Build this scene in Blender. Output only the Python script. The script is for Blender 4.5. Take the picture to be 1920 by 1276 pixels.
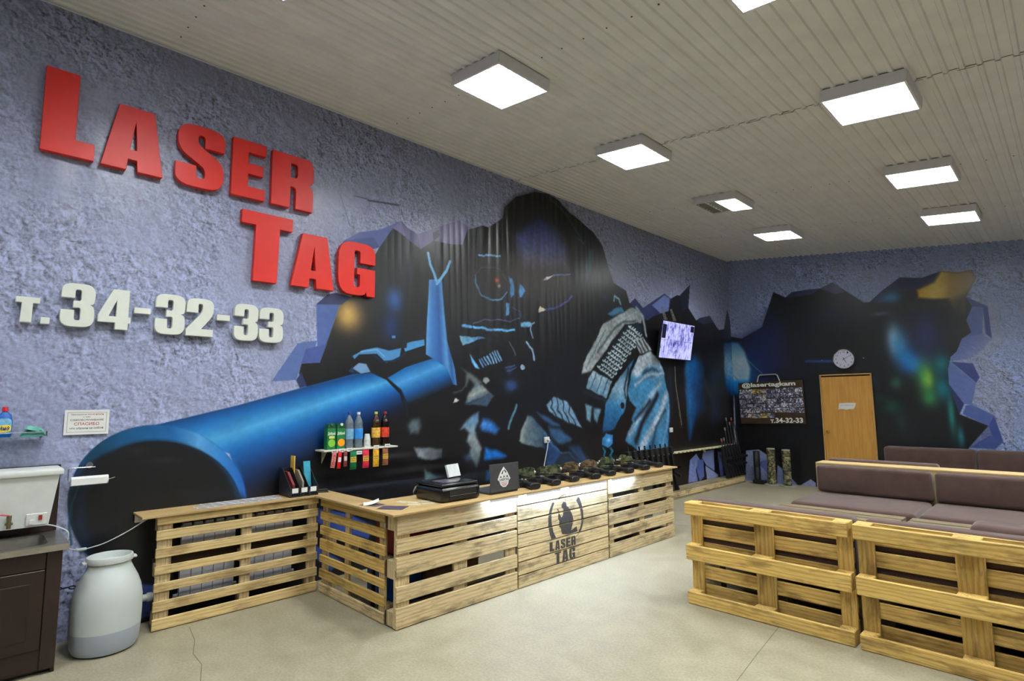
import bpy, bmesh, math, random
import numpy as np
from mathutils import Vector, Matrix
from mathutils.geometry import tessellate_polygon

for o in list(bpy.data.objects):
    bpy.data.objects.remove(o, do_unlink=True)
SC = bpy.context.scene
COL = SC.collection
RAD = math.radians
random.seed(7)

# ------------------------------------------------------------------ camera
# room frame: left wall is the plane x = 0, the back wall y = 11.6, floor z = 0 (metres)
YAW, PITCH, ROLL = RAD(45.486), RAD(6.361), RAD(-0.539)
fwd = Vector((-math.sin(YAW) * math.cos(PITCH), math.cos(YAW) * math.cos(PITCH), math.sin(PITCH)))
rgt = Vector((math.cos(YAW), math.sin(YAW), 0))
upv = rgt.cross(fwd)
r2 = rgt * math.cos(ROLL) + upv * math.sin(ROLL)
u2 = upv * math.cos(ROLL) - rgt * math.sin(ROLL)
cam_d = bpy.data.cameras.new('camera')
cam_d.sensor_width = 36.0
cam_d.lens = 1042.44 / 1920 * 36
cam_d.clip_start = 0.05
cam_d.clip_end = 100
cam = bpy.data.objects.new('camera', cam_d)
m = Matrix((r2, u2, -fwd)).transposed().to_4x4()
m.translation = Vector((5.1345, 0, 1.63))
cam.matrix_world = m
COL.objects.link(cam)
SC.camera = cam

# ------------------------------------------------------------------ world, exposure, lamp strength
w = bpy.data.worlds.new('world')
SC.world = w
w.use_nodes = True
w.node_tree.nodes['Background'].inputs[0].default_value = (0.5, 0.55, 0.6, 1)
w.node_tree.nodes['Background'].inputs[1].default_value = 0.0
SC.view_settings.view_transform = 'Standard'
SC.view_settings.look = 'None'
SC.view_settings.gamma = 1.0
SC.view_settings.use_curve_mapping = False
SC.view_settings.exposure = 0.12
LAMP = 90.0          # radiance of the fluorescent strips
LAMP_COL = (0.94, 0.985, 1.0)
LED = 230.0           # radiance of the counter's LED strips

SC.cycles.max_bounces = 6
SC.cycles.diffuse_bounces = 3
SC.cycles.glossy_bounces = 2
SC.cycles.transmission_bounces = 4

CEIL0, SLOPE = 4.635, RAD(6.687)     # ceiling height at the left wall, fall to the right
ROOM_X, ROOM_Y0, ROOM_Y1 = 9.6, -3.0, 11.6
def ceil_z(x): return CEIL0 - math.tan(SLOPE) * x

# ------------------------------------------------------------------ helpers
class MB:
    """collects vertices and faces of one mesh"""
    def __init__(s): s.v = []; s.f = []
    def add(s, vs, fs):
        n = len(s.v); s.v += [tuple(p) for p in vs]; s.f += [tuple(i + n for i in f) for f in fs]; return s
    def box(s, x0, x1, y0, y1, z0, z1, b=0.0):
        if b <= 0:
            return s.add([(x0,y0,z0),(x1,y0,z0),(x1,y1,z0),(x0,y1,z0),(x0,y0,z1),(x1,y0,z1),(x1,y1,z1),(x0,y1,z1)],
                         [(0,3,2,1),(4,5,6,7),(0,1,5,4),(1,2,6,5),(2,3,7,6),(3,0,4,7)])
        bm = bmesh.new(); bmesh.ops.create_cube(bm, size=1)
        for v in bm.verts:
            v.co = Vector(((x0+x1)/2 + v.co.x*(x1-x0), (y0+y1)/2 + v.co.y*(y1-y0), (z0+z1)/2 + v.co.z*(z1-z0)))
        bmesh.ops.bevel(bm, geom=bm.edges[:], offset=b, segments=1, affect='EDGES')
        return s.bm(bm)
    def rbox(s, x0, x1, y0, y1, z0, z1, b, seg=4):
        bm = bmesh.new(); bmesh.ops.create_cube(bm, size=1)
        for v in bm.verts:
            v.co = Vector(((x0+x1)/2 + v.co.x*(x1-x0), (y0+y1)/2 + v.co.y*(y1-y0), (z0+z1)/2 + v.co.z*(z1-z0)))
        bmesh.ops.bevel(bm, geom=bm.edges[:], offset=b, segments=seg, profile=0.5, affect='EDGES')
        return s.bm(bm)
    def bm(s, bm):
        bm.verts.index_update()
        s.add([v.co[:] for v in bm.verts], [[v.index for v in f.verts] for f in bm.faces]); bm.free(); return s
    def cyl(s, p0, p1, r0, r1=None, n=12, caps=True):
        r1 = r0 if r1 is None else r1
        p0, p1 = Vector(p0), Vector(p1); d = (p1 - p0).normalized()
        a = d.orthogonal().normalized(); b = d.cross(a); vs = []
        for p, r in ((p0, r0), (p1, r1)):
            for i in range(n):
                t = 2*math.pi*i/n; vs.append(p + (a*math.cos(t) + b*math.sin(t))*r)
        fs = [(i, (i+1) % n, n+(i+1) % n, n+i) for i in range(n)]
        if caps: fs += [tuple(range(n-1, -1, -1)), tuple(range(n, 2*n))]
        return s.add(vs, fs)
    def tube(s, pts, r, n=8, caps=True):
        pts = [Vector(p) for p in pts]; rings = []; prev = None
        for i, p in enumerate(pts):
            d = ((pts[min(i+1, len(pts)-1)] - pts[max(i-1, 0)])).normalized()
            a = d.orthogonal().normalized() if prev is None else (prev - d*prev.dot(d)).normalized()
            prev = a; b = d.cross(a); rr = r[i] if isinstance(r, (list, tuple)) else r
            rings.append([p + (a*math.cos(2*math.pi*k/n) + b*math.sin(2*math.pi*k/n))*rr for k in range(n)])
        vs = [v for q in rings for v in q]; fs = []
        for i in range(len(pts)-1):
            for k in range(n): fs.append((i*n+k, i*n+(k+1) % n, (i+1)*n+(k+1) % n, (i+1)*n+k))
        if caps: fs += [tuple(range(n-1, -1, -1)), tuple(range((len(pts)-1)*n, len(pts)*n))]
        return s.add(vs, fs)
    def lathe(s, prof, n=24, c=(0,0,0), sx=1.0, sy=1.0, caps=True):
        vs = []; fs = []
        for r, z in prof:
            for k in range(n):
                t = 2*math.pi*k/n; vs.append((c[0]+r*sx*math.cos(t), c[1]+r*sy*math.sin(t), c[2]+z))
        for i in range(len(prof)-1):
            for k in range(n): fs.append((i*n+k, i*n+(k+1) % n, (i+1)*n+(k+1) % n, (i+1)*n+k))
        if caps and prof[0][0] > 1e-6: fs.append(tuple(range(n-1, -1, -1)))
        if caps and prof[-1][0] > 1e-6: fs.append(tuple(range((len(prof)-1)*n, len(prof)*n)))
        return s.add(vs, fs)
    def prism(s, loops, o, u, v, nrm, d):
        """2-D loops (outer first, then holes) spanned by u,v at o, from 0 to d along nrm"""
        o, u, v, nrm = Vector(o), Vector(u), Vector(v), Vector(nrm)
        def area(l): return sum(l[i][0]*l[(i+1) % len(l)][1] - l[(i+1) % len(l)][0]*l[i][1] for i in range(len(l)))
        ls = []
        for i, l in enumerate(loops):
            l = list(l)
            if (area(l) > 0) != (i == 0): l.reverse()
            ls.append(l)
        flat = [p for l in ls for p in l]
        tris = tessellate_polygon([[Vector((p[0], p[1], 0)) for p in l] for l in ls])
        n = len(flat); base = [o + u*p[0] + v*p[1] for p in flat]
        if d == 0: return s.add(base, [tuple(t) for t in tris])
        vs = base + [p + nrm*d for p in base]
        fs = [tuple(t) for t in tris] + [tuple(i+n for i in t) for t in tris]
        k = 0
        for l in ls:
            for i in range(len(l)):
                a, b = k+i, k+(i+1) % len(l); fs.append((a, b, b+n, a+n))
            k += len(l)
        return s.add(vs, fs)
    def mesh(s, name, smooth=False, fix=True):
        me = bpy.data.meshes.new(name); me.from_pydata(s.v, [], s.f)
        if fix:
            bm = bmesh.new(); bm.from_mesh(me); bmesh.ops.recalc_face_normals(bm, faces=bm.faces[:]); bm.to_mesh(me); bm.free()
        if smooth:
            me.shade_smooth()
            if hasattr(me, 'set_sharp_from_angle'): me.set_sharp_from_angle(angle=RAD(35))
        return me
    def obj(s, name, mat, parent=None, loc=(0,0,0), rot=(0,0,0), smooth=False):
        return put(name, s.mesh(name, smooth), mat, parent, loc, rot)

def put(name, me, mat, parent=None, loc=(0,0,0), rot=(0,0,0)):
    if mat is not None and not me.materials: me.materials.append(mat)
    o = bpy.data.objects.new(name, me); COL.objects.link(o)
    o.location = loc; o.rotation_euler = rot
    if mat is not None and me.materials and me.materials[0] is not mat:
        o.material_slots[0].link = 'OBJECT'; o.material_slots[0].material = mat
    if parent is not None: o.parent = parent
    return o
def thing(name, label, cat, loc=(0,0,0), rotz=0.0, group=None, rot=None):
    o = bpy.data.objects.new(name, None); COL.objects.link(o)
    o.empty_display_size = 0.1; o.location = loc; o.rotation_euler = rot or (0, 0, rotz)
    return tag(o, label, cat, group)
def tag(o, label, cat, group=None):
    o['label'] = label; o['category'] = cat
    if group: o['group'] = group
    return o
def struct(o): o['kind'] = 'structure'; return o
def stuff(o): o['kind'] = 'stuff'; return o
def copy_tree(o, parent=None):
    c = o.copy(); COL.objects.link(c); c.parent = parent
    for ch in list(o.children): copy_tree(ch, c)
    return c
_plank = {}
def plank(name, parent, mat, x0, x1, y0, y1, z0, z1, b=0.003):
    """axis-aligned board as one part; boards of one size share their mesh"""
    d = (round(x1-x0, 3), round(y1-y0, 3), round(z1-z0, 3))
    k = (d, b)
    if k not in _plank: _plank[k] = MB().box(-d[0]/2, d[0]/2, -d[1]/2, d[1]/2, -d[2]/2, d[2]/2, b).mesh('board')
    return put(name, _plank[k], mat, parent, ((x0+x1)/2, (y0+y1)/2, (z0+z1)/2))
_txt = {}
def text_geo(s, bold=0.0):
    k = (s, bold)
    if k not in _txt:
        cu = bpy.data.curves.new('lettering', 'FONT'); cu.body = s; cu.size = 1.0; cu.offset = bold; cu.resolution_u = 3
        o = bpy.data.objects.new('lettering', cu); COL.objects.link(o)
        me = o.to_mesh()
        vs = [v.co.copy() for v in me.vertices]; fs = [tuple(p.vertices) for p in me.polygons]
        o.to_mesh_clear(); bpy.data.objects.remove(o); bpy.data.curves.remove(cu)
        x0 = min(v.x for v in vs); x1 = max(v.x for v in vs); y0 = min(v.y for v in vs); y1 = max(v.y for v in vs)
        _txt[k] = ([((v.x-x0)/(x1-x0), (v.y-y0)/(y1-y0)) for v in vs], fs, (x1-x0)/(y1-y0))
    return _txt[k]
def text(mb, s, o, u, v, wdt, hgt, bold=0.0):
    """flat lettering filling a wdt x hgt box whose lower left corner is o, along u and v"""
    ps, fs, asp = text_geo(s, bold)
    if wdt is None: wdt = hgt*asp
    if hgt is None: hgt = wdt/asp
    o, u, v = Vector(o), Vector(u), Vector(v)
    return mb.add([o + u*(p[0]*wdt) + v*(p[1]*hgt) for p in ps], fs)
def round_poly(pts, n=5):
    """polygon whose corners (x, y, radius) are rounded"""
    out = []; N = len(pts)
    for i, p in enumerate(pts):
        P = Vector(p[:2]); r = p[2] if len(p) > 2 else 0
        if r <= 0: out.append(tuple(P)); continue
        A = Vector(pts[i-1][:2]) - P; B = Vector(pts[(i+1) % N][:2]) - P
        r1 = min(r, A.length*.5); r2_ = min(r, B.length*.5)
        a = P + A.normalized()*r1; b = P + B.normalized()*r2_
        for k in range(n+1):
            t = k/n; out.append(tuple(a*(1-t)**2 + P*2*t*(1-t) + b*t*t))
    return out
def fit(loops, x0, x1, y0, y1): return [[(x0+(x1-x0)*p[0], y0+(y1-y0)*p[1]) for p in l] for l in loops]
X, Y, Z = Vector((1,0,0)), Vector((0,1,0)), Vector((0,0,1))
# ------------------------------------------------------------------ materials
def lin(c):
    return tuple(((x/255)/12.92 if x/255 <= .04045 else ((x/255+.055)/1.055)**2.4) for x in c)
_M = {}
class NT:
    def __init__(s, name):
        s.m = bpy.data.materials.new(name); s.m.use_nodes = True; s.t = s.m.node_tree; s.n = s.t.nodes
        s.b = s.n['Principled BSDF']
    def node(s, typ, **kw):
        n = s.n.new(typ)
        for k, v in kw.items(): setattr(n, k, v)
        return n
    def link(s, a, b): s.t.links.new(a, b)
    def coord(s, scale=(1,1,1), rand=False, off=(0,0,0)):
        tc = s.node('ShaderNodeTexCoord'); mp = s.node('ShaderNodeMapping')
        mp.inputs['Scale'].default_value = scale; mp.inputs['Location'].default_value = off
        s.link(tc.outputs['Object'], mp.inputs['Vector'])
        if not rand: return mp.outputs['Vector']
        oi = s.node('ShaderNodeObjectInfo'); mu = s.node('ShaderNodeMath', operation='MULTIPLY'); mu.inputs[1].default_value = 37.3
        s.link(oi.outputs['Random'], mu.inputs[0])
        ad = s.node('ShaderNodeVectorMath', operation='ADD'); s.link(mp.outputs['Vector'], ad.inputs[0]); s.link(mu.outputs[0], ad.inputs[1])
        return ad.outputs[0]
    def noise(s, vec, scale, detail=4, rough=.55, dist=0.0):
        n = s.node('ShaderNodeTexNoise'); n.inputs['Scale'].default_value = scale; n.inputs['Detail'].default_value = detail
        n.inputs['Roughness'].default_value = rough; n.inputs['Distortion'].default_value = dist
        s.link(vec, n.inputs['Vector']); return n.outputs['Fac']
    def ramp(s, fac, stops):
        r = s.node('ShaderNodeValToRGB'); e = r.color_ramp.elements
        while len(e) < len(stops): e.new(.5)
        for i, (p, c) in enumerate(stops): e[i].position = p; e[i].color = (*c, 1)
        s.link(fac, r.inputs[0]); return r.outputs[0]
    def mix(s, fac, a, b, mode='MIX'):
        n = s.node('ShaderNodeMix', data_type='RGBA', blend_type=mode)
        for v, i in ((fac, 0), (a, 6), (b, 7)):
            if isinstance(v, (int, float)): n.inputs[i].default_value = v
            elif isinstance(v, tuple): n.inputs[i].default_value = (*v, 1)
            else: s.link(v, n.inputs[i])
        return n.outputs[2]
    def math(s, op, a, b=0.0):
        n = s.node('ShaderNodeMath', operation=op)
        for i, v in enumerate((a, b)):
            if isinstance(v, (int, float)): n.inputs[i].default_value = v
            else: s.link(v, n.inputs[i])
        return n.outputs[0]
    def bump(s, h, dist=.002, strength=.5):
        b = s.node('ShaderNodeBump'); b.inputs['Distance'].default_value = dist; b.inputs['Strength'].default_value = strength
        s.link(h, b.inputs['Height']); s.link(b.outputs[0], s.b.inputs['Normal'])
    def set(s, **kw):
        for k, v in kw.items(): s.b.inputs[k.replace('_', ' ')].default_value = v
        return s

def plain(name, rgb, rough=.5, metal=0.0, var=.12, scale=14, spec=.5, bump=0.0, **kw):
    """one-colour material with a faint procedural mottling"""
    if name in _M: return _M[name]
    t = NT(name); c = lin(rgb); v = t.coord(); f = t.noise(v, scale, 3)
    t.link(t.ramp(f, [(.3, tuple(x*(1-var) for x in c)), (.7, tuple(min(1, x*(1+var)) for x in c))]), t.b.inputs['Base Color'])
    t.set(Roughness=rough, Metallic=metal); t.b.inputs['Specular IOR Level'].default_value = spec
    for k, x in kw.items(): t.b.inputs[k.replace('_', ' ')].default_value = x
    if bump: t.bump(t.noise(v, scale*3, 4), bump, .6)
    _M[name] = t.m; return t.m
def emit(name, rgb, strength):
    if name in _M: return _M[name]
    t = NT(name); t.set(Base_Color=(*rgb, 1)); t.b.inputs['Emission Color'].default_value = (*rgb, 1); t.b.inputs['Emission Strength'].default_value = strength
    _M[name] = t.m; return t.m
def wood(kind, axis):
    """pallet timber: grain along the given local axis, dark scorched blotches, knots"""
    k = 'wood_%s_%s' % (kind, axis)
    if k in _M: return _M[k]
    pal = {'pale': ((226,204,152), (196,166,108), (108,74,40), .55), 'brown': ((234,214,170), (192,166,120), (76,58,38), .62),
           'honey': ((236,206,128), (196,154,78), (92,60,24), .62), 'grey': ((176,164,132), (138,124,94), (70,60,44), .5),
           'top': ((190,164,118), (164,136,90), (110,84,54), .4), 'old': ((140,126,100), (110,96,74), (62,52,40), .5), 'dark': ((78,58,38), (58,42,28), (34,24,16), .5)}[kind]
    t = NT(k); st = 16.0; lo = 1.3
    sc = {'x': (lo, st, st), 'y': (st, lo, st), 'z': (st, st, lo)}[axis]
    v = t.coord(sc, True)
    g = t.noise(v, 2.6, 6, .66, 1.1)
    v2 = t.coord({'x': (.55, 5, 5), 'y': (5, .55, 5), 'z': (5, 5, .55)}[axis], True)
    wv = t.node('ShaderNodeTexWave', wave_type='RINGS', rings_direction={'x': 'X', 'y': 'Y', 'z': 'Z'}[axis])
    wv.inputs['Scale'].default_value = 3.2; wv.inputs['Distortion'].default_value = 5.0; wv.inputs['Detail'].default_value = 2.0; wv.inputs['Detail Scale'].default_value = 1.2
    t.link(v2, wv.inputs['Vector'])
    v3 = t.coord({'x': (2.2, 7, 7), 'y': (7, 2.2, 7), 'z': (7, 7, 2.2)}[axis], True)
    bl = t.noise(v3, 1.3, 5, .6)
    a, b, c, amt = [lin(q) for q in pal[:3]] + [pal[3]]
    col = t.ramp(g, [(.28, b), (.62, a)])
    col = t.mix(t.math('MULTIPLY', t.ramp(wv.outputs['Fac'], [(.45, (0,0,0)), (.9, (1,1,1))]), .55), col, tuple(x*.8 for x in b))
    gl = t.ramp(g, [(.50, (0,0,0)), (.63, (1,1,1))])
    col = t.mix(t.math('MULTIPLY', gl, amt*.8), col, c)
    col = t.mix(t.math('MULTIPLY', t.ramp(bl, [(.52, (0,0,0)), (.66, (1,1,1))]), amt), col, c)
    oi = t.node('ShaderNodeObjectInfo'); tone = t.ramp(oi.outputs['Random'], [(0, (.80,.79,.78)), (1, (1.08,1.06,1.0))])
    col = t.mix(1.0, col, tone, 'MULTIPLY')
    t.link(col, t.b.inputs['Base Color']); t.set(Roughness=.62); t.b.inputs['Specular IOR Level'].default_value = .3

    _M[k] = t.m; return t.m
def fabric(name, rgb):
    if name in _M: return _M[name]
    t = NT(name); v = t.coord(); c = lin(rgb)
    f = t.noise(v, 5, 5, .6); fine = t.noise(v, 420, 2)
    col = t.ramp(f, [(.3, tuple(x*.82 for x in c)), (.72, tuple(x*1.2 for x in c))])
    t.link(col, t.b.inputs['Base Color']); t.set(Roughness=.9); t.b.inputs['Specular IOR Level'].default_value = .15
    t.b.inputs['Sheen Weight'].default_value = .25; t.bump(t.math('ADD', t.math('MULTIPLY', fine, .12), t.noise(v, 6, 3)), .012, .35)
    _M[name] = t.m; return t.m
def camo(name, cols):
    if name in _M: return _M[name]
    t = NT(name); v = t.coord(rand=True); f = t.noise(v, 16, 3, .5, .6); g = t.noise(v, 27, 2)
    col = t.ramp(f, [(.40, lin(cols[0])), (.46, lin(cols[1])), (.55, lin(cols[1])), (.60, lin(cols[2]))])
    t.link(t.mix(t.ramp(g, [(.55, (0,0,0)), (.6, (1,1,1))]), col, lin(cols[3])), t.b.inputs['Base Color']); t.set(Roughness=.6)
    _M[name] = t.m; return t.m
WHITE_METAL = plain('white_metal', (234,234,240), .45, var=.03)
CEIL_METAL = plain('ceiling_metal', (238,240,238), .42, var=.05, scale=3)
STEEL = plain('steel', (190,186,176), .28, .9)
CHROME = plain('chrome', (215,215,220), .12, 1.0)
BRASS = plain('brass', (190,150,70), .3, .9)
BLACK = plain('black_plastic', (20,20,22), .38)
GUN = plain('gun_black', (24,24,27), .45)
GUN2 = plain('gun_grey', (52,52,56), .4, .3)
PAPER = plain('paper', (226,226,222), .8, var=.04)
PRINT_GREY = plain('print_grey', (96,96,98), .8)
PRINT_BLACK = plain('print_black', (26,26,30), .8)
PRINT_RED = plain('print_red', (176,40,60), .8)
WHITE_PL = plain('white_plastic', (214,217,212), .42, var=.04)
CABLE = plain('cable_white', (205,208,205), .5)
RED = plain('letter_red', (214,32,16), .45, var=.04)
LETTER_WHITE = plain('letter_white', (226,229,218), .5, var=.03)
BROWN = fabric('brown_fabric', (80,62,56))
DARKWOOD = wood('dark', 'z')
# ------------------------------------------------------------------ the printed mural: shapes in wall metres (along the wall, height)
MURAL_RIM=[
('s',(40,46,66),0.01,0.0025,1,[(2.921,3.776),(3.082,3.796),(3.298,3.817)]),
('s',(40,46,66),0.0048,0.0024,1,[(2.759,3.786),(2.92,3.787)]),
('s',(70,74,98),0.004,0.0023,1,[(2.598,3.761),(2.655,3.617),(2.718,3.451)]),
('s',(90,95,120),0.0032,0.0026,1,[(3.298,3.811),(3.328,3.658)]),
('p',(17,16,19),0.0086,0,1,[(2.311,1.8),(2.232,1.919),(2.252,2.015),(2.433,2.033),(2.628,2.626),(2.749,2.712),(2.936,3.06),(3.065,3.295),(3.227,3.545),(3.393,3.477),(3.596,3.375),(3.774,3.511),(4.074,3.525),(4.206,3.551),(4.291,3.757),(4.36,3.778),(4.536,3.859),(4.636,3.856),(4.892,4.038),(4.933,4.201),(5.134,4.388),(5.517,4.561),(5.775,4.598),(6.007,4.578),(6.234,4.455),(6.497,4.384),(6.85,4.258),(7.078,4.089),(7.22,3.774),(7.354,3.533),(7.696,3.448),(7.793,3.245),(7.958,3.355),(8.195,3.218),(8.545,3.116),(8.763,3.186),(9.044,3.255),(9.138,3.494),(9.379,3.594),(9.497,3.595),(9.89,3.865),(9.785,3.398),(10.082,3.183),(10.214,3.202),(10.654,3.322),(11.029,3.076),(11.28,3.114),(11.482,3.556),(11.684,3.079),(11.357,-0.63),(1.08,-0.28),(1.053,0.343),(1.179,0.475),(1.798,0.846),(2.259,1.128)]),
('p',(88,108,163),0.004,0.15,1,[(1.981,1.839),(2.212,2.205),(2.4,2.244),(2.386,2.183),(2.291,2.154),(2.253,2.01),(2.207,1.858)]),
('p',(66,82,140),0.0041,0,1,[(2.291,2.154),(2.402,2.187),(2.499,2.214),(2.433,2.033),(2.252,2.015)]),
('p',(74,95,152),0.0042,0,1,[(2.381,2.595),(2.628,2.624),(2.433,2.033),(2.4,2.244)]),
('p',(40,46,82),0.0043,0,1,[(2.381,2.595),(2.496,2.707),(2.587,2.735),(2.751,2.712),(2.646,2.623)]),
('p',(42,48,88),0.004,0,1,[(2.207,1.858),(2.255,1.935),(2.311,1.802),(2.242,1.784)]),
('p',(84,96,150),0.0046,0,1,[(2.64,3.277),(2.823,3.408),(3.073,3.491),(3.335,3.648),(3.227,3.545),(3.065,3.295),(2.931,3.301),(2.749,3.197)]),
('p',(60,72,125),0.0046,0,1,[(2.64,3.277),(2.824,3.343),(2.992,3.389),(3.065,3.295),(2.932,3.232),(2.691,3.131)]),
('p',(118,112,152),0.0051,0.1,1,[(3.227,3.545),(3.335,3.648),(3.413,3.586),(3.55,3.54),(3.773,3.651),(4.147,3.839),(4.36,3.778),(4.291,3.757),(4.206,3.551),(4.074,3.525),(3.774,3.511),(3.596,3.375),(3.393,3.477)]),
('p',(70,70,110),0.0049,0,0.8,[(3.335,3.648),(3.413,3.586),(3.55,3.54),(3.596,3.375),(3.393,3.477)]),
('p',(26,24,34),0.0051,0,1,[(3.766,3.605),(3.85,3.655),(3.866,3.594),(3.774,3.504)]),
('p',(46,54,98),0.0076,0,1,[(7.793,3.245),(7.958,3.355),(8.195,3.218),(8.928,3.566),(9.138,3.494),(9.044,3.255),(8.763,3.186),(8.545,3.116),(8.315,3.008),(8.151,3.057),(8.028,3.172)]),
('p',(112,126,184),0.0078,0.3,1,[(8.483,3.298),(8.926,3.536),(9.1,3.489),(9.044,3.258),(8.763,3.186)]),
('p',(30,32,52),0.0083,0,1,[(9.89,3.865),(9.785,3.398),(9.572,3.292),(9.436,3.571)]),
('p',(44,48,78),0.0087,0,1,[(10.082,3.183),(10.218,3.245),(10.655,3.336),(10.83,3.218),(10.362,3.131)]),
('p',(26,30,55),0.0092,0,1,[(11.28,3.114),(11.482,3.556),(11.684,3.079),(11.478,2.869)]),
('e',(205,165,92),0.95,2.718,2.527,0.176,0.196,0),
('p',(74,95,152),0.0042,0,1,[(2.381,2.595),(2.628,2.624),(2.433,2.033),(2.4,2.244)]),
('p',(66,82,140),0.0041,0,1,[(2.291,2.154),(2.402,2.187),(2.499,2.214),(2.433,2.033),(2.252,2.015)]),
('p',(150,156,186),0.0041,1,1,[(2.132,2.618),(2.378,2.591),(2.4,2.244),(2.212,2.205),(2.075,2.111)]),
('p',(40,46,82),0.0043,0,1,[(2.381,2.595),(2.496,2.707),(2.587,2.735),(2.751,2.712),(2.646,2.623)]),
('e',(46,92,158),0.9,3.26,2.748,0.121,0.152,0),
('e',(18,44,92),0.9,3.225,2.453,0.132,0.196,0),
('e',(34,40,70),0.4,3.398,3.137,0.112,0.362,0)]
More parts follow.
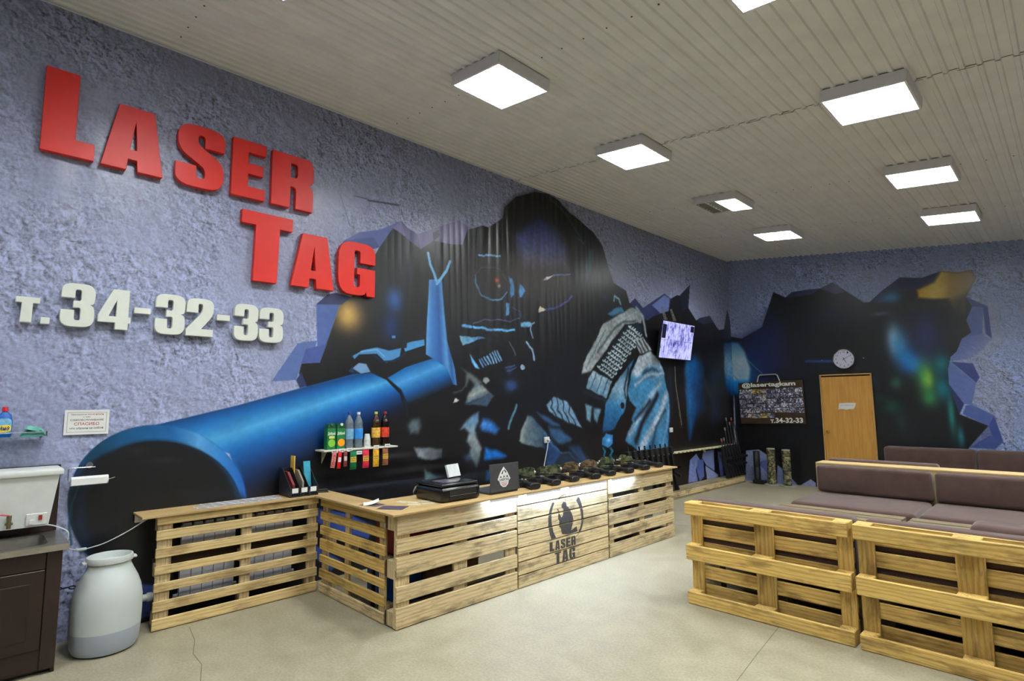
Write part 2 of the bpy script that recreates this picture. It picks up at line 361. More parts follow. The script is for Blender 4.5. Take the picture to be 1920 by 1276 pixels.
MURAL_SOLDIER=[
('e',(22,34,46),0.8,5.938,4.192,0.306,0.289,0),
('q',[(0,(40,48,92)),(0.6,(62,72,124)),(1,(92,86,112))],0.0695,0,0.95,[(5.098,3.931),(5.642,4.243),(6.005,4.055),(6.19,3.844),(6.183,3.601),(5.315,3.457),(5.165,3.68)],[(5.38,4.143),(5.709,4.219),(6.183,3.601),(5.315,3.457)]),  # blue face print; its lilac lower end is vinyl sheen painted in
('p',(10,10,14),0.0465,0,0.85,[(4.933,4.201),(5.134,4.388),(5.517,4.561),(5.832,4.597),(6.209,4.449),(6.366,4.288),(6.198,4.088),(5.822,4.206),(5.488,4.207),(5.325,4.018),(5.067,3.851),(4.852,3.878)]),
('s',(70,110,120),0.0111,0.0122,0.7,[(5.831,4.549),(6.184,4.41),(6.401,4.213),(6.575,4.041)]),
('s',(60,100,110),0.0105,0.0084,0.8,[(6.46,4.076),(6.601,4.038),(6.642,4.096)]),
('p',(70,110,118),0.0254,0,0.55,[(6.731,3.979),(6.866,3.987),(6.8,3.704),(6.63,3.427),(6.626,3.675)]),
('e',(74,62,58),0.45,5.471,3.333,1.177,0.412,0),  # brown-grey gloss of the vinyl over the face, painted into the colour
('e',(60,54,52),0.35,4.075,3.25,0.486,0.326,0),  # same vinyl gloss painted left of the face
('s',(84,130,178),0.0095,0.0063,1,[(4.41,3.198),(4.41,3.104),(4.506,2.972),(4.685,2.917),(4.862,2.96),(4.959,3.056)]),
('s',(60,70,86),0.0048,0.0064,1,[(4.437,3.229),(4.525,3.311),(4.725,3.358),(4.866,3.325),(4.951,3.218),(4.969,3.079)]),
('p',(84,136,192),0.0071,0,1,[(4.99,3.267),(5.059,3.241),(5.097,3.146),(5.076,3.043),(5.026,2.987),(4.998,3.062),(5.018,3.157)]),
('p',(84,136,192),0.0073,0,1,[(5.188,3.21),(5.259,3.169),(5.289,3.115),(5.246,3.029),(5.185,3.014),(5.187,3.108)]),
('p',(90,145,195),0.007,0,1,[(4.938,2.906),(5.006,2.921),(4.984,2.763),(4.926,2.743)]),
('e',(190,80,56),0.9,4.777,3.185,0.037,0.035,0),
('e',(200,190,180),0.8,4.817,3.121,0.024,0.028,0),
('s',(112,164,212),0.0119,0.0064,1,[(4.473,3.473),(4.544,3.459),(4.607,3.491),(4.83,3.517)]),
('s',(110,122,178),0.0096,0.0067,1,[(5.666,3.325),(5.871,3.421),(6.059,3.466),(6.252,3.492)]),
('p',(205,200,196),0.0046,0,1,[(5.655,3.316),(5.745,3.39),(5.871,3.421),(5.801,3.368)]),
('p',(196,188,168),0.0045,0,1,[(5.581,2.952),(5.712,2.915),(5.557,2.853)]),
('s',(78,88,156),0.0144,0.0077,1,[(5.7,2.898),(5.998,2.993),(6.199,3.095),(6.279,3.184)]),
('s',(84,146,204),0.0184,0.0059,1,[(4.215,2.547),(4.34,2.552)]),
('s',(92,162,216),0.0158,0.0063,1,[(4.383,2.552),(4.701,2.543),(5.079,2.568)]),
('s',(84,104,150),0.0056,0.0056,1,[(4.383,2.595),(4.54,2.65),(4.757,2.678),(5.003,2.681),(5.191,2.735)]),
('s',(120,182,222),0.0345,0.0086,1,[(5.24,2.661),(5.374,2.673)]),
('s',(134,166,206),0.0096,0.0061,1,[(5.458,2.703),(5.416,2.677),(5.393,2.595),(5.444,2.505)]),
('s',(70,90,130),0.0063,0.0068,1,[(5.054,2.877),(5.192,2.821),(5.221,2.752)]),
('q',[(0,(120,176,205)),(1,(40,86,140))],0.0052,0,1,[(4.17,2.421),(4.592,2.44),(4.357,2.364),(4.207,2.308)],[(4.174,2.422),(4.207,2.308),(4.592,2.387),(4.592,2.44)]),
('p',(100,168,220),0.0065,0,1,[(4.323,2.219),(4.391,2.138),(4.476,2.05),(4.407,2.048),(4.357,2.111)]),
('s',(90,130,180),0.0098,0.0053,1,[(4.477,2.155),(4.546,2.073)]),
('s',(90,130,180),0.0099,0.0053,1,[(4.519,2.173),(4.589,2.086)]),
('s',(126,176,226),0.01,0.0054,1,[(4.562,2.191),(4.632,2.099)]),
('s',(126,176,226),0.01,0.0054,1,[(4.605,2.209),(4.676,2.112)]),
('s',(126,176,226),0.0101,0.0054,1,[(4.648,2.228),(4.72,2.125)]),
('s',(126,176,226),0.0102,0.0055,1,[(4.692,2.247),(4.764,2.139)]),
('s',(126,176,226),0.0103,0.0055,1,[(4.736,2.265),(4.809,2.152)]),
('s',(126,176,226),0.0103,0.0056,1,[(4.781,2.284),(4.854,2.166)]),
('s',(142,172,204),0.0121,0.0069,1,[(5.307,2.423),(5.42,2.343),(5.465,2.194)]),
('s',(90,104,130),0.0066,0.0066,1,[(4.99,2.401),(5.066,2.315),(5.095,2.254)]),
('e',(140,166,196),0.9,5.231,2.092,0.04,0.035,0.6),
('e',(48,80,138),0.9,5.021,1.85,0.135,0.089,0),
('e',(40,56,100),0.6,4.995,2.055,0.077,0.069,0),
('s',(60,84,130),0.0081,0.0065,1,[(4.91,2.066),(5.093,2.114)]),
('s',(60,84,130),0.0082,0.0065,1,[(4.947,2.033),(5.122,2.081)]),
('p',(104,116,116),0.016,0,0.85,[(4.191,2.053),(4.273,2.005),(4.433,1.945),(4.519,1.869),(4.433,1.841),(4.323,1.904),(4.257,1.82),(4.273,1.979)]),
('q',[(0,(92,110,122)),(0.5,(162,168,160)),(1,(70,96,122))],0.0129,0,1,[(4.261,1.624),(4.312,1.763),(4.433,1.874),(4.527,1.843),(4.659,1.746),(4.527,1.687)],[(4.323,1.821),(4.536,1.856),(4.659,1.726),(4.257,1.611)]),
('p',(70,92,118),0.0097,0,0.85,[(4.659,1.759),(4.722,1.713),(4.596,1.595),(4.492,1.596),(4.289,1.617),(4.535,1.687)]),
('p',(130,138,138),0.0066,0,1,[(4.545,1.928),(4.607,1.943),(4.642,1.904),(4.589,1.857),(4.536,1.882)]),
('p',(190,190,184),0.005,0,1,[(4.111,1.693),(4.167,1.662),(4.127,1.644),(4.064,1.638)]),
('s',(86,96,96),0.0107,0.0086,0.7,[(4.079,1.749),(4.207,1.781),(4.257,1.839)]),
('p',(72,86,90),0.0202,0,1,[(3.436,1.401),(3.49,1.457),(3.602,1.454),(3.631,1.383),(3.59,1.309),(3.478,1.303)]),
('q',[(0,(116,126,132)),(1,(54,56,60))],0.0117,0,1,[(3.535,1.157),(3.919,1.121),(3.905,1.015),(3.685,1.003),(3.585,1.062)],[(3.535,1.168),(3.586,1.027),(3.92,0.99),(3.919,1.133)]),
('q',[(0,(86,120,124)),(1,(22,30,36))],0.0146,0,1,[(3.672,0.9),(3.795,0.848),(3.944,0.81),(3.944,0.751),(3.687,0.789)],[(3.672,0.906),(3.687,0.789),(3.944,0.751),(3.944,0.822)]),
('p',(44,42,44),0.034,0,0.5,[(3.428,0.995),(3.636,0.966),(3.497,0.921)]),
('q',[(0,(84,130,172)),(0.5,(136,146,150)),(1,(70,86,92))],0.0163,0,1,[(4.192,1.326),(4.24,1.399),(4.339,1.471),(4.47,1.513),(4.465,1.417),(4.397,1.305),(4.448,1.202),(4.515,1.084),(4.481,0.972),(4.43,0.863),(4.371,0.955),(4.289,0.999),(4.338,1.107),(4.273,1.173),(4.322,1.271),(4.257,1.336)],[(4.24,1.505),(4.491,1.519),(4.514,0.856),(4.322,0.872)]),
('p',(60,84,120),0.0186,0,0.6,[(4.224,1.003),(4.322,1.058),(4.355,0.969),(4.289,0.937)]),
('p',(44,110,190),0.0227,0,1,[(4.543,1.447),(4.683,1.398),(4.809,1.308),(4.745,1.252),(4.516,1.294),(4.491,1.352)]),
('e',(110,160,210),0.6,4.56,1.369,0.07,0.039,0),
('p',(24,110,200),0.0207,0,1,[(4.576,1.08),(4.752,1.043),(4.916,0.972),(4.833,0.939),(4.558,0.953)]),
('p',(30,90,150),0.0191,0,0.7,[(4.592,0.811),(4.697,0.814),(4.678,0.688),(4.574,0.699)]),
('s',(76,118,138),0.0181,0.0072,1,[(5.115,1.604),(5.035,1.455),(4.958,1.309)]),
('q',[(0,(150,162,158)),(0.35,(96,116,126)),(1,(46,70,92))],0.0112,0,1,[(5.311,1.462),(5.392,1.46),(5.463,1.395),(5.598,1.299),(5.724,1.172),(5.852,1.028),(5.613,1.021),(5.284,1.076),(5.152,1.138),(5.208,1.293)],[(5.281,1.47),(5.147,1.139),(5.852,1.014),(5.474,1.409)]),
('p',(34,62,108),0.0214,0,1,[(5.724,1.172),(5.984,0.932),(5.915,0.865),(5.8,0.745),(5.649,0.729),(5.697,0.938),(5.613,1.028)]),
('s',(70,110,150),0.0089,0.0089,0.8,[(5.639,1.212),(5.808,1.045),(5.984,0.932)]),
('s',(60,96,136),0.0093,0.0112,0.8,[(5.984,0.925),(6.146,0.921),(6.261,0.839),(6.45,0.711)]),
('p',(48,80,118),0.0181,0,1,[(5.497,1.493),(5.687,1.439),(5.961,1.315),(5.972,1.285),(5.75,1.322),(5.622,1.398)]),
('p',(46,78,112),0.022,0,1,[(5.727,1.294),(5.971,1.256),(6.222,1.11),(6.174,1.068),(5.92,1.053),(5.789,1.162)]),
('p',(40,70,108),0.0302,0,0.9,[(6.148,0.995),(6.387,0.996),(6.482,0.883),(6.677,0.73),(6.403,0.768),(6.262,0.869)]),
('p',(36,56,84),0.0293,0,0.6,[(5.961,0.905),(6.192,0.903),(6.377,0.71),(5.844,0.726)]),
('p',(116,156,188),0.0104,0,1,[(5.697,1.598),(5.837,1.7),(5.938,1.685),(6.168,1.624),(6.306,1.44),(6.446,1.26),(6.241,1.313),(5.93,1.419),(5.754,1.496)]),
('s',(18,30,44),0.0108,0.0054,1,[(5.781,1.7),(5.812,1.612),(5.788,1.553),(5.876,1.479),(5.929,1.389)]),
('s',(18,30,44),0.011,0.0055,1,[(5.904,1.685),(5.935,1.596),(5.911,1.53),(5.999,1.447),(6.054,1.356)]),
('s',(18,30,44),0.0112,0.0056,1,[(6.029,1.67),(6.061,1.58),(6.036,1.505),(6.126,1.414),(6.182,1.322)]),
('s',(18,30,44),0.0114,0.0057,1,[(6.157,1.654),(6.19,1.563),(6.163,1.481),(6.255,1.38),(6.312,1.288)]),
('p',(158,168,170),0.0119,0,1,[(7.885,3.201),(8.17,3.095),(8.128,2.954),(7.633,2.881),(7.308,2.62),(6.956,2.305),(6.707,2.099),(6.482,2.029),(6.518,2.188),(6.847,2.586),(7.021,2.824),(7.461,3.022)]),
('s',(30,44,56),0.0169,0.0135,0.7,[(7.934,2.962),(7.544,2.908),(7.256,2.726),(6.878,2.383)]),
('s',(60,90,110),0.0105,0.0105,0.7,[(6.579,2.127),(6.855,2.463),(7.086,2.729)]),
('p',(22,40,56),0.0104,0,1,[(7.694,2.877),(8.046,2.946),(8.181,2.748),(7.632,2.312),(7.246,1.95),(6.828,2.136),(7.2,2.46)]),
('s',(176,190,192),0.0148,0.0059,1,[(7.744,2.863),(7.773,2.846),(7.814,2.873)]),
('s',(176,190,192),0.0149,0.006,1,[(7.802,2.838),(7.83,2.821),(7.874,2.849)]),
('s',(176,190,192),0.015,0.006,1,[(7.862,2.813),(7.895,2.796),(7.934,2.824)]),
('s',(176,190,192),0.0151,0.006,1,[(7.922,2.788),(7.951,2.771),(7.994,2.799)]),
('s',(176,190,192),0.0152,0.0061,1,[(7.982,2.763),(8.009,2.745),(8.055,2.773)]),
('s',(176,190,192),0.0153,0.0061,1,[(8.043,2.738),(8.077,2.72),(8.117,2.748)]),
('s',(176,190,192),0.0147,0.0059,1,[(7.695,2.787),(7.738,2.772),(7.766,2.798)]),
('s',(176,190,192),0.0148,0.0059,1,[(7.755,2.763),(7.795,2.746),(7.826,2.773)]),
('s',(176,190,192),0.0149,0.006,1,[(7.815,2.737),(7.855,2.721),(7.886,2.748)]),
('s',(176,190,192),0.015,0.006,1,[(7.876,2.712),(7.906,2.695),(7.948,2.722)]),
('s',(176,190,192),0.0151,0.006,1,[(7.937,2.687),(7.973,2.67),(8.009,2.697)]),
('s',(176,190,192),0.0152,0.0061,1,[(7.998,2.661),(8.03,2.643),(8.072,2.671)]),
('s',(176,190,192),0.0145,0.0058,1,[(7.589,2.738),(7.617,2.721),(7.658,2.748)]),
('s',(176,190,192),0.0146,0.0058,1,[(7.649,2.713),(7.676,2.696),(7.718,2.723)]),
('s',(176,190,192),0.0147,0.0059,1,[(7.709,2.688),(7.738,2.671),(7.779,2.698)]),
('s',(176,190,192),0.0148,0.0059,1,[(7.77,2.662),(7.813,2.646),(7.841,2.672)]),
('s',(176,190,192),0.0149,0.006,1,[(7.831,2.637),(7.872,2.62),(7.902,2.646)]),
('s',(176,190,192),0.015,0.006,1,[(7.893,2.611),(7.934,2.594),(7.965,2.62)]),
('s',(176,190,192),0.0144,0.0058,1,[(7.543,2.664),(7.582,2.648),(7.612,2.674)]),
('s',(176,190,192),0.0145,0.0058,1,[(7.604,2.639),(7.632,2.622),(7.673,2.648)]),
('s',(176,190,192),0.0146,0.0058,1,[(7.665,2.613),(7.695,2.596),(7.734,2.623)]),
('s',(176,190,192),0.0147,0.0059,1,[(7.726,2.588),(7.763,2.571),(7.796,2.597)]),
('s',(176,190,192),0.0148,0.0059,1,[(7.788,2.562),(7.827,2.545),(7.859,2.571)]),
('s',(176,190,192),0.0149,0.006,1,[(7.851,2.535),(7.893,2.518),(7.922,2.544)]),
('s',(176,190,192),0.0142,0.0057,1,[(7.438,2.617),(7.478,2.601),(7.506,2.626)]),
('s',(176,190,192),0.0143,0.0057,1,[(7.499,2.591),(7.525,2.574),(7.567,2.6)]),
('s',(176,190,192),0.0144,0.0058,1,[(7.56,2.566),(7.596,2.549),(7.629,2.575)]),
('s',(176,190,192),0.0145,0.0058,1,[(7.622,2.54),(7.659,2.523),(7.691,2.549)]),
('s',(176,190,192),0.0146,0.0058,1,[(7.684,2.513),(7.718,2.496),(7.754,2.522)]),
('s',(176,190,192),0.0147,0.0059,1,[(7.747,2.487),(7.775,2.469),(7.817,2.496)]),
('s',(176,190,192),0.0141,0.0056,1,[(7.395,2.544),(7.427,2.528),(7.462,2.553)]),
('s',(176,190,192),0.0142,0.0057,1,[(7.456,2.519),(7.482,2.501),(7.523,2.527)]),
('s',(176,190,192),0.0143,0.0057,1,[(7.518,2.493),(7.559,2.476),(7.586,2.501)]),
('s',(176,190,192),0.0144,0.0058,1,[(7.58,2.466),(7.621,2.45),(7.649,2.475)]),
('s',(176,190,192),0.0145,0.0058,1,[(7.643,2.44),(7.678,2.423),(7.713,2.448)]),
('s',(176,190,192),0.0146,0.0058,1,[(7.707,2.413),(7.737,2.395),(7.777,2.421)]),
('s',(176,190,192),0.0139,0.0056,1,[(7.292,2.499),(7.331,2.482),(7.357,2.507)]),
('s',(176,190,192),0.014,0.0056,1,[(7.353,2.473),(7.387,2.456),(7.419,2.481)]),
('s',(176,190,192),0.0141,0.0056,1,[(7.415,2.446),(7.455,2.43),(7.482,2.455)]),
('s',(176,190,192),0.0142,0.0057,1,[(7.477,2.42),(7.517,2.403),(7.545,2.428)]),
('s',(176,190,192),0.0143,0.0057,1,[(7.54,2.393),(7.574,2.376),(7.609,2.401)]),
('s',(176,190,192),0.0144,0.0058,1,[(7.604,2.366),(7.636,2.349),(7.673,2.374)]),
('s',(176,190,192),0.0138,0.0055,1,[(7.25,2.428),(7.284,2.411),(7.315,2.436)]),
('s',(176,190,192),0.0139,0.0056,1,[(7.312,2.401),(7.344,2.384),(7.378,2.409)]),
('s',(176,190,192),0.014,0.0056,1,[(7.375,2.375),(7.402,2.357),(7.441,2.383)]),
('s',(176,190,192),0.0141,0.0056,1,[(7.438,2.348),(7.468,2.331),(7.505,2.356)]),
('s',(176,190,192),0.0142,0.0057,1,[(7.502,2.321),(7.541,2.304),(7.57,2.329)]),
('s',(176,190,192),0.0143,0.0057,1,[(7.566,2.294),(7.592,2.276),(7.635,2.301)]),
('s',(176,190,192),0.0137,0.0055,1,[(7.149,2.384),(7.172,2.366),(7.213,2.391)]),
('s',(176,190,192),0.0138,0.0055,1,[(7.211,2.357),(7.245,2.34),(7.275,2.365)]),
('s',(176,190,192),0.0138,0.0055,1,[(7.273,2.33),(7.302,2.313),(7.339,2.338)]),
('s',(176,190,192),0.0139,0.0056,1,[(7.337,2.303),(7.37,2.286),(7.403,2.311)]),
('s',(176,190,192),0.014,0.0056,1,[(7.401,2.276),(7.433,2.259),(7.467,2.284)]),
('s',(176,190,192),0.0141,0.0057,1,[(7.465,2.249),(7.495,2.231),(7.532,2.256)]),
('s',(176,190,192),0.0136,0.0054,1,[(7.11,2.314),(7.149,2.297),(7.173,2.321)]),
('s',(176,190,192),0.0137,0.0055,1,[(7.172,2.287),(7.199,2.27),(7.236,2.294)]),
('s',(176,190,192),0.0138,0.0055,1,[(7.236,2.26),(7.266,2.243),(7.3,2.267)]),
('s',(176,190,192),0.0139,0.0055,1,[(7.3,2.232),(7.327,2.215),(7.365,2.24)]),
('s',(176,190,192),0.014,0.0056,1,[(7.364,2.205),(7.399,2.188),(7.43,2.212)]),
('s',(176,190,192),0.0141,0.0056,1,[(7.429,2.177),(7.458,2.159),(7.496,2.184)]),
('s',(176,190,192),0.0134,0.0054,1,[(7.009,2.271),(7.038,2.254),(7.072,2.278)]),
('s',(176,190,192),0.0135,0.0054,1,[(7.072,2.244),(7.107,2.228),(7.135,2.251)]),
('s',(176,190,192),0.0136,0.0054,1,[(7.135,2.217),(7.164,2.2),(7.199,2.224)]),
('s',(176,190,192),0.0137,0.0055,1,[(7.199,2.19),(7.232,2.172),(7.264,2.196)]),
('s',(176,190,192),0.0138,0.0055,1,[(7.264,2.162),(7.303,2.145),(7.329,2.169)]),
('s',(176,190,192),0.0139,0.0056,1,[(7.329,2.134),(7.355,2.116),(7.395,2.14)]),
('s',(176,190,192),0.0133,0.0053,1,[(6.972,2.203),(6.996,2.186),(7.034,2.209)]),
('s',(176,190,192),0.0134,0.0054,1,[(7.036,2.175),(7.062,2.158),(7.098,2.182)]),
('s',(176,190,192),0.0135,0.0054,1,[(7.1,2.148),(7.135,2.131),(7.163,2.154)]),
('s',(176,190,192),0.0136,0.0054,1,[(7.164,2.12),(7.198,2.103),(7.228,2.126)]),
('s',(176,190,192),0.0137,0.0055,1,[(7.23,2.092),(7.257,2.074),(7.294,2.098)]),
('s',(176,190,192),0.0138,0.0055,1,[(7.296,2.063),(7.325,2.046),(7.361,2.069)]),
('s',(176,190,192),0.0131,0.0053,1,[(6.873,2.162),(6.898,2.145),(6.934,2.168)]),
('s',(176,190,192),0.0132,0.0053,1,[(6.937,2.134),(6.966,2.117),(6.998,2.141)]),
('s',(176,190,192),0.0133,0.0053,1,[(7.001,2.107),(7.024,2.089),(7.063,2.113)]),
('s',(176,190,192),0.0134,0.0054,1,[(7.065,2.079),(7.1,2.062),(7.128,2.085)]),
('s',(176,190,192),0.0135,0.0054,1,[(7.131,2.05),(7.169,2.033),(7.194,2.056)]),
('s',(176,190,192),0.0136,0.0055,1,[(7.197,2.022),(7.236,2.004),(7.261,2.028)]),
('q',[(0,(150,172,186)),(1,(96,138,166))],0.0097,0,1,[(6.747,2.1),(7.232,1.949),(7.065,1.684),(6.568,1.834),(6.652,2.001)],[(6.604,2.096),(7.235,2.016),(7.065,1.684),(6.568,1.834)]),
('s',(40,66,84),0.0082,0.0072,1,[(6.838,2.071),(6.696,1.827)]),
('s',(40,66,84),0.0084,0.0073,1,[(6.985,2.026),(6.839,1.788)]),
('s',(40,66,84),0.0085,0.0075,1,[(7.134,1.981),(6.986,1.749)]),
('s',(26,40,54),0.0206,0.0103,1,[(6.541,1.778),(6.796,1.7),(7.09,1.634)]),
('p',(110,148,168),0.0157,0,1,[(6.546,1.598),(6.711,1.557),(6.651,1.338),(6.563,1.364)]),
('p',(100,140,162),0.0159,0,1,[(6.75,1.541),(6.921,1.514),(6.819,1.309),(6.743,1.375)]),
('p',(60,120,158),0.0131,0,1,[(7.154,2.99),(7.333,3.112),(7.558,3.164),(7.63,3.092),(7.327,2.99)]),
('s',(150,190,208),0.0172,0.0092,1,[(7.354,3.245),(7.373,3.326),(7.474,3.286),(7.53,3.205)]),
('e',(40,66,90),0.7,7.111,3.275,0.085,0.043,0),
('s',(156,170,178),0.0279,0.0124,1,[(7.98,3.194),(8.169,3.077),(8.225,2.917),(8.264,2.754)]),
('p',(178,186,188),0.0109,0,1,[(7.9,2.654),(8.162,2.71),(8.434,2.507),(8.046,2.422)]),
('s',(22,32,40),0.0169,0.0097,1,[(7.946,2.622),(8.112,2.452)]),
('s',(22,32,40),0.0171,0.0098,1,[(8.044,2.647),(8.213,2.476)]),
('s',(22,32,40),0.0173,0.0099,1,[(8.143,2.672),(8.315,2.5)]),
('s',(22,32,40),0.0175,0.01,1,[(8.244,2.698),(8.418,2.525)]),
('q',[(0,(36,96,142)),(0.45,(132,164,184)),(0.7,(44,116,168)),(1,(20,60,100))],0.0117,0,1,[(7.865,2.332),(7.695,2.08),(7.572,1.513),(7.236,1.197),(6.945,1.161),(7.047,1.594),(7.316,1.918)],[(7.591,2.379),(7.897,2.351),(7.233,1.14),(6.906,1.187)]),
('s',(20,30,40),0.0171,0.0114,1,[(7.7,2.167),(7.56,1.819),(7.582,1.691)]),
('e',(30,16,24),1,7.501,1.565,0.059,0.051,0.6),
('q',[(0,(178,190,200)),(0.3,(58,126,170)),(0.6,(70,140,184)),(1,(52,116,160))],0.0125,0,1,[(8.027,2.376),(8.381,2.486),(8.665,2.333),(8.809,2.113),(8.819,2.0),(8.938,1.662),(8.925,1.269),(8.837,0.829),(7.929,0.817),(7.53,1.01),(7.773,1.304),(7.925,1.508),(7.7,1.631),(7.647,1.777),(7.79,2.127)],[(7.983,2.445),(8.742,2.412),(8.867,0.754),(7.654,0.835)]),
('p',(176,188,200),0.0225,0,1,[(7.787,2.065),(8.059,2.377),(8.36,2.429),(8.455,2.324),(8.144,2.183),(7.972,2.017)]),
('s',(24,60,90),0.0251,0.0251,1,[(8.138,2.093),(8.412,2.193),(8.719,2.11)]),
('s',(30,70,104),0.0305,0.0244,0.8,[(7.903,1.928),(8.234,2.042),(8.473,2.085)]),
('s',(170,184,200),0.0246,0.0185,1,[(7.87,1.892),(8.27,2.079),(8.755,2.111)]),
('s',(164,182,200),0.042,0.036,1,[(8.672,1.941),(8.31,1.691),(7.996,1.384),(7.669,1.095)]),
('s',(176,190,210),0.0678,0.037,1,[(8.833,1.719),(8.633,1.415),(8.305,1.128),(7.963,0.849)]),
('s',(18,24,34),0.0482,0.0301,1,[(8.552,1.737),(8.368,1.556),(8.055,1.296),(7.847,1.001)]),
('s',(26,44,64),0.0311,0.0249,0.8,[(8.777,1.459),(8.478,1.192),(8.319,0.844)]),
('s',(120,160,200),0.0192,0.0179,1,[(8.929,1.55),(8.828,1.18),(8.625,0.842)]),
('s',(22,36,56),0.0357,0.0285,1,[(8.306,1.628),(8.066,1.471),(7.837,1.345)]),
('s',(60,130,176),0.0294,0.0235,1,[(8.212,1.718),(7.927,1.543),(7.775,1.338)]),
('p',(56,128,188),0.008,0,1,[(6.941,1.074),(7.04,1.149),(7.218,1.116),(7.197,0.979),(7.084,0.937),(6.924,0.979)]),
('e',(170,200,220),0.9,7.09,1.05,0.041,0.032,0),
('s',(30,112,138),0.0165,0.0093,1,[(6.962,0.929),(7.013,0.878)]),
('s',(30,112,138),0.0165,0.0093,1,[(6.999,0.871),(6.97,0.825)]),
('s',(30,112,138),0.0165,0.0093,1,[(6.957,0.818),(7.008,0.767)]),
('s',(30,112,138),0.0165,0.0093,1,[(6.994,0.76),(6.965,0.715)]),
('s',(30,112,138),0.0169,0.0095,1,[(7.139,0.918),(7.192,0.866)]),
('s',(30,112,138),0.0169,0.0095,1,[(7.177,0.859),(7.147,0.813)]),
('s',(30,112,138),0.0169,0.0095,1,[(7.133,0.806),(7.186,0.753)]),
('s',(30,112,138),0.0168,0.0095,1,[(7.172,0.746),(7.142,0.701)]),
('q',[(0,(34,112,172)),(0.35,(18,80,138)),(1,(12,30,66))],0.0604,0,1,[(9.568,2.334),(9.951,2.474),(10.285,2.365),(10.265,1.505),(9.923,1.289),(9.623,0.936),(9.578,1.543)],[(9.565,2.294),(9.566,0.958),(9.96,1.238),(10.415,2.329)]),
('p',(14,40,80),0.0849,0,0.6,[(10.533,2.164),(10.894,2.283),(10.905,1.315),(10.558,1.116)]),
('s',(46,70,66),0.0152,0.0244,0.6,[(10.087,2.564),(10.332,1.949),(10.607,1.574)]),
('s',(30,60,110),0.0327,0.0393,0.5,[(8.992,2.118),(9.002,1.549),(8.842,0.902)]),
('q',[(0,(16,40,90)),(0.4,(110,160,196)),(0.62,(96,150,190)),(0.7,(16,116,180)),(1,(10,40,90))],0.0338,0,1,[(11.225,2.851),(11.846,2.895),(11.696,1.689),(11.251,1.799),(11.197,2.183)],[(11.2,2.85),(11.846,2.895),(11.696,1.689),(11.153,1.799)]),
('s',(150,150,140),0.0068,0.0068,0.7,[(9.157,2.075),(9.205,1.739),(9.299,1.258),(9.348,1.16)])]
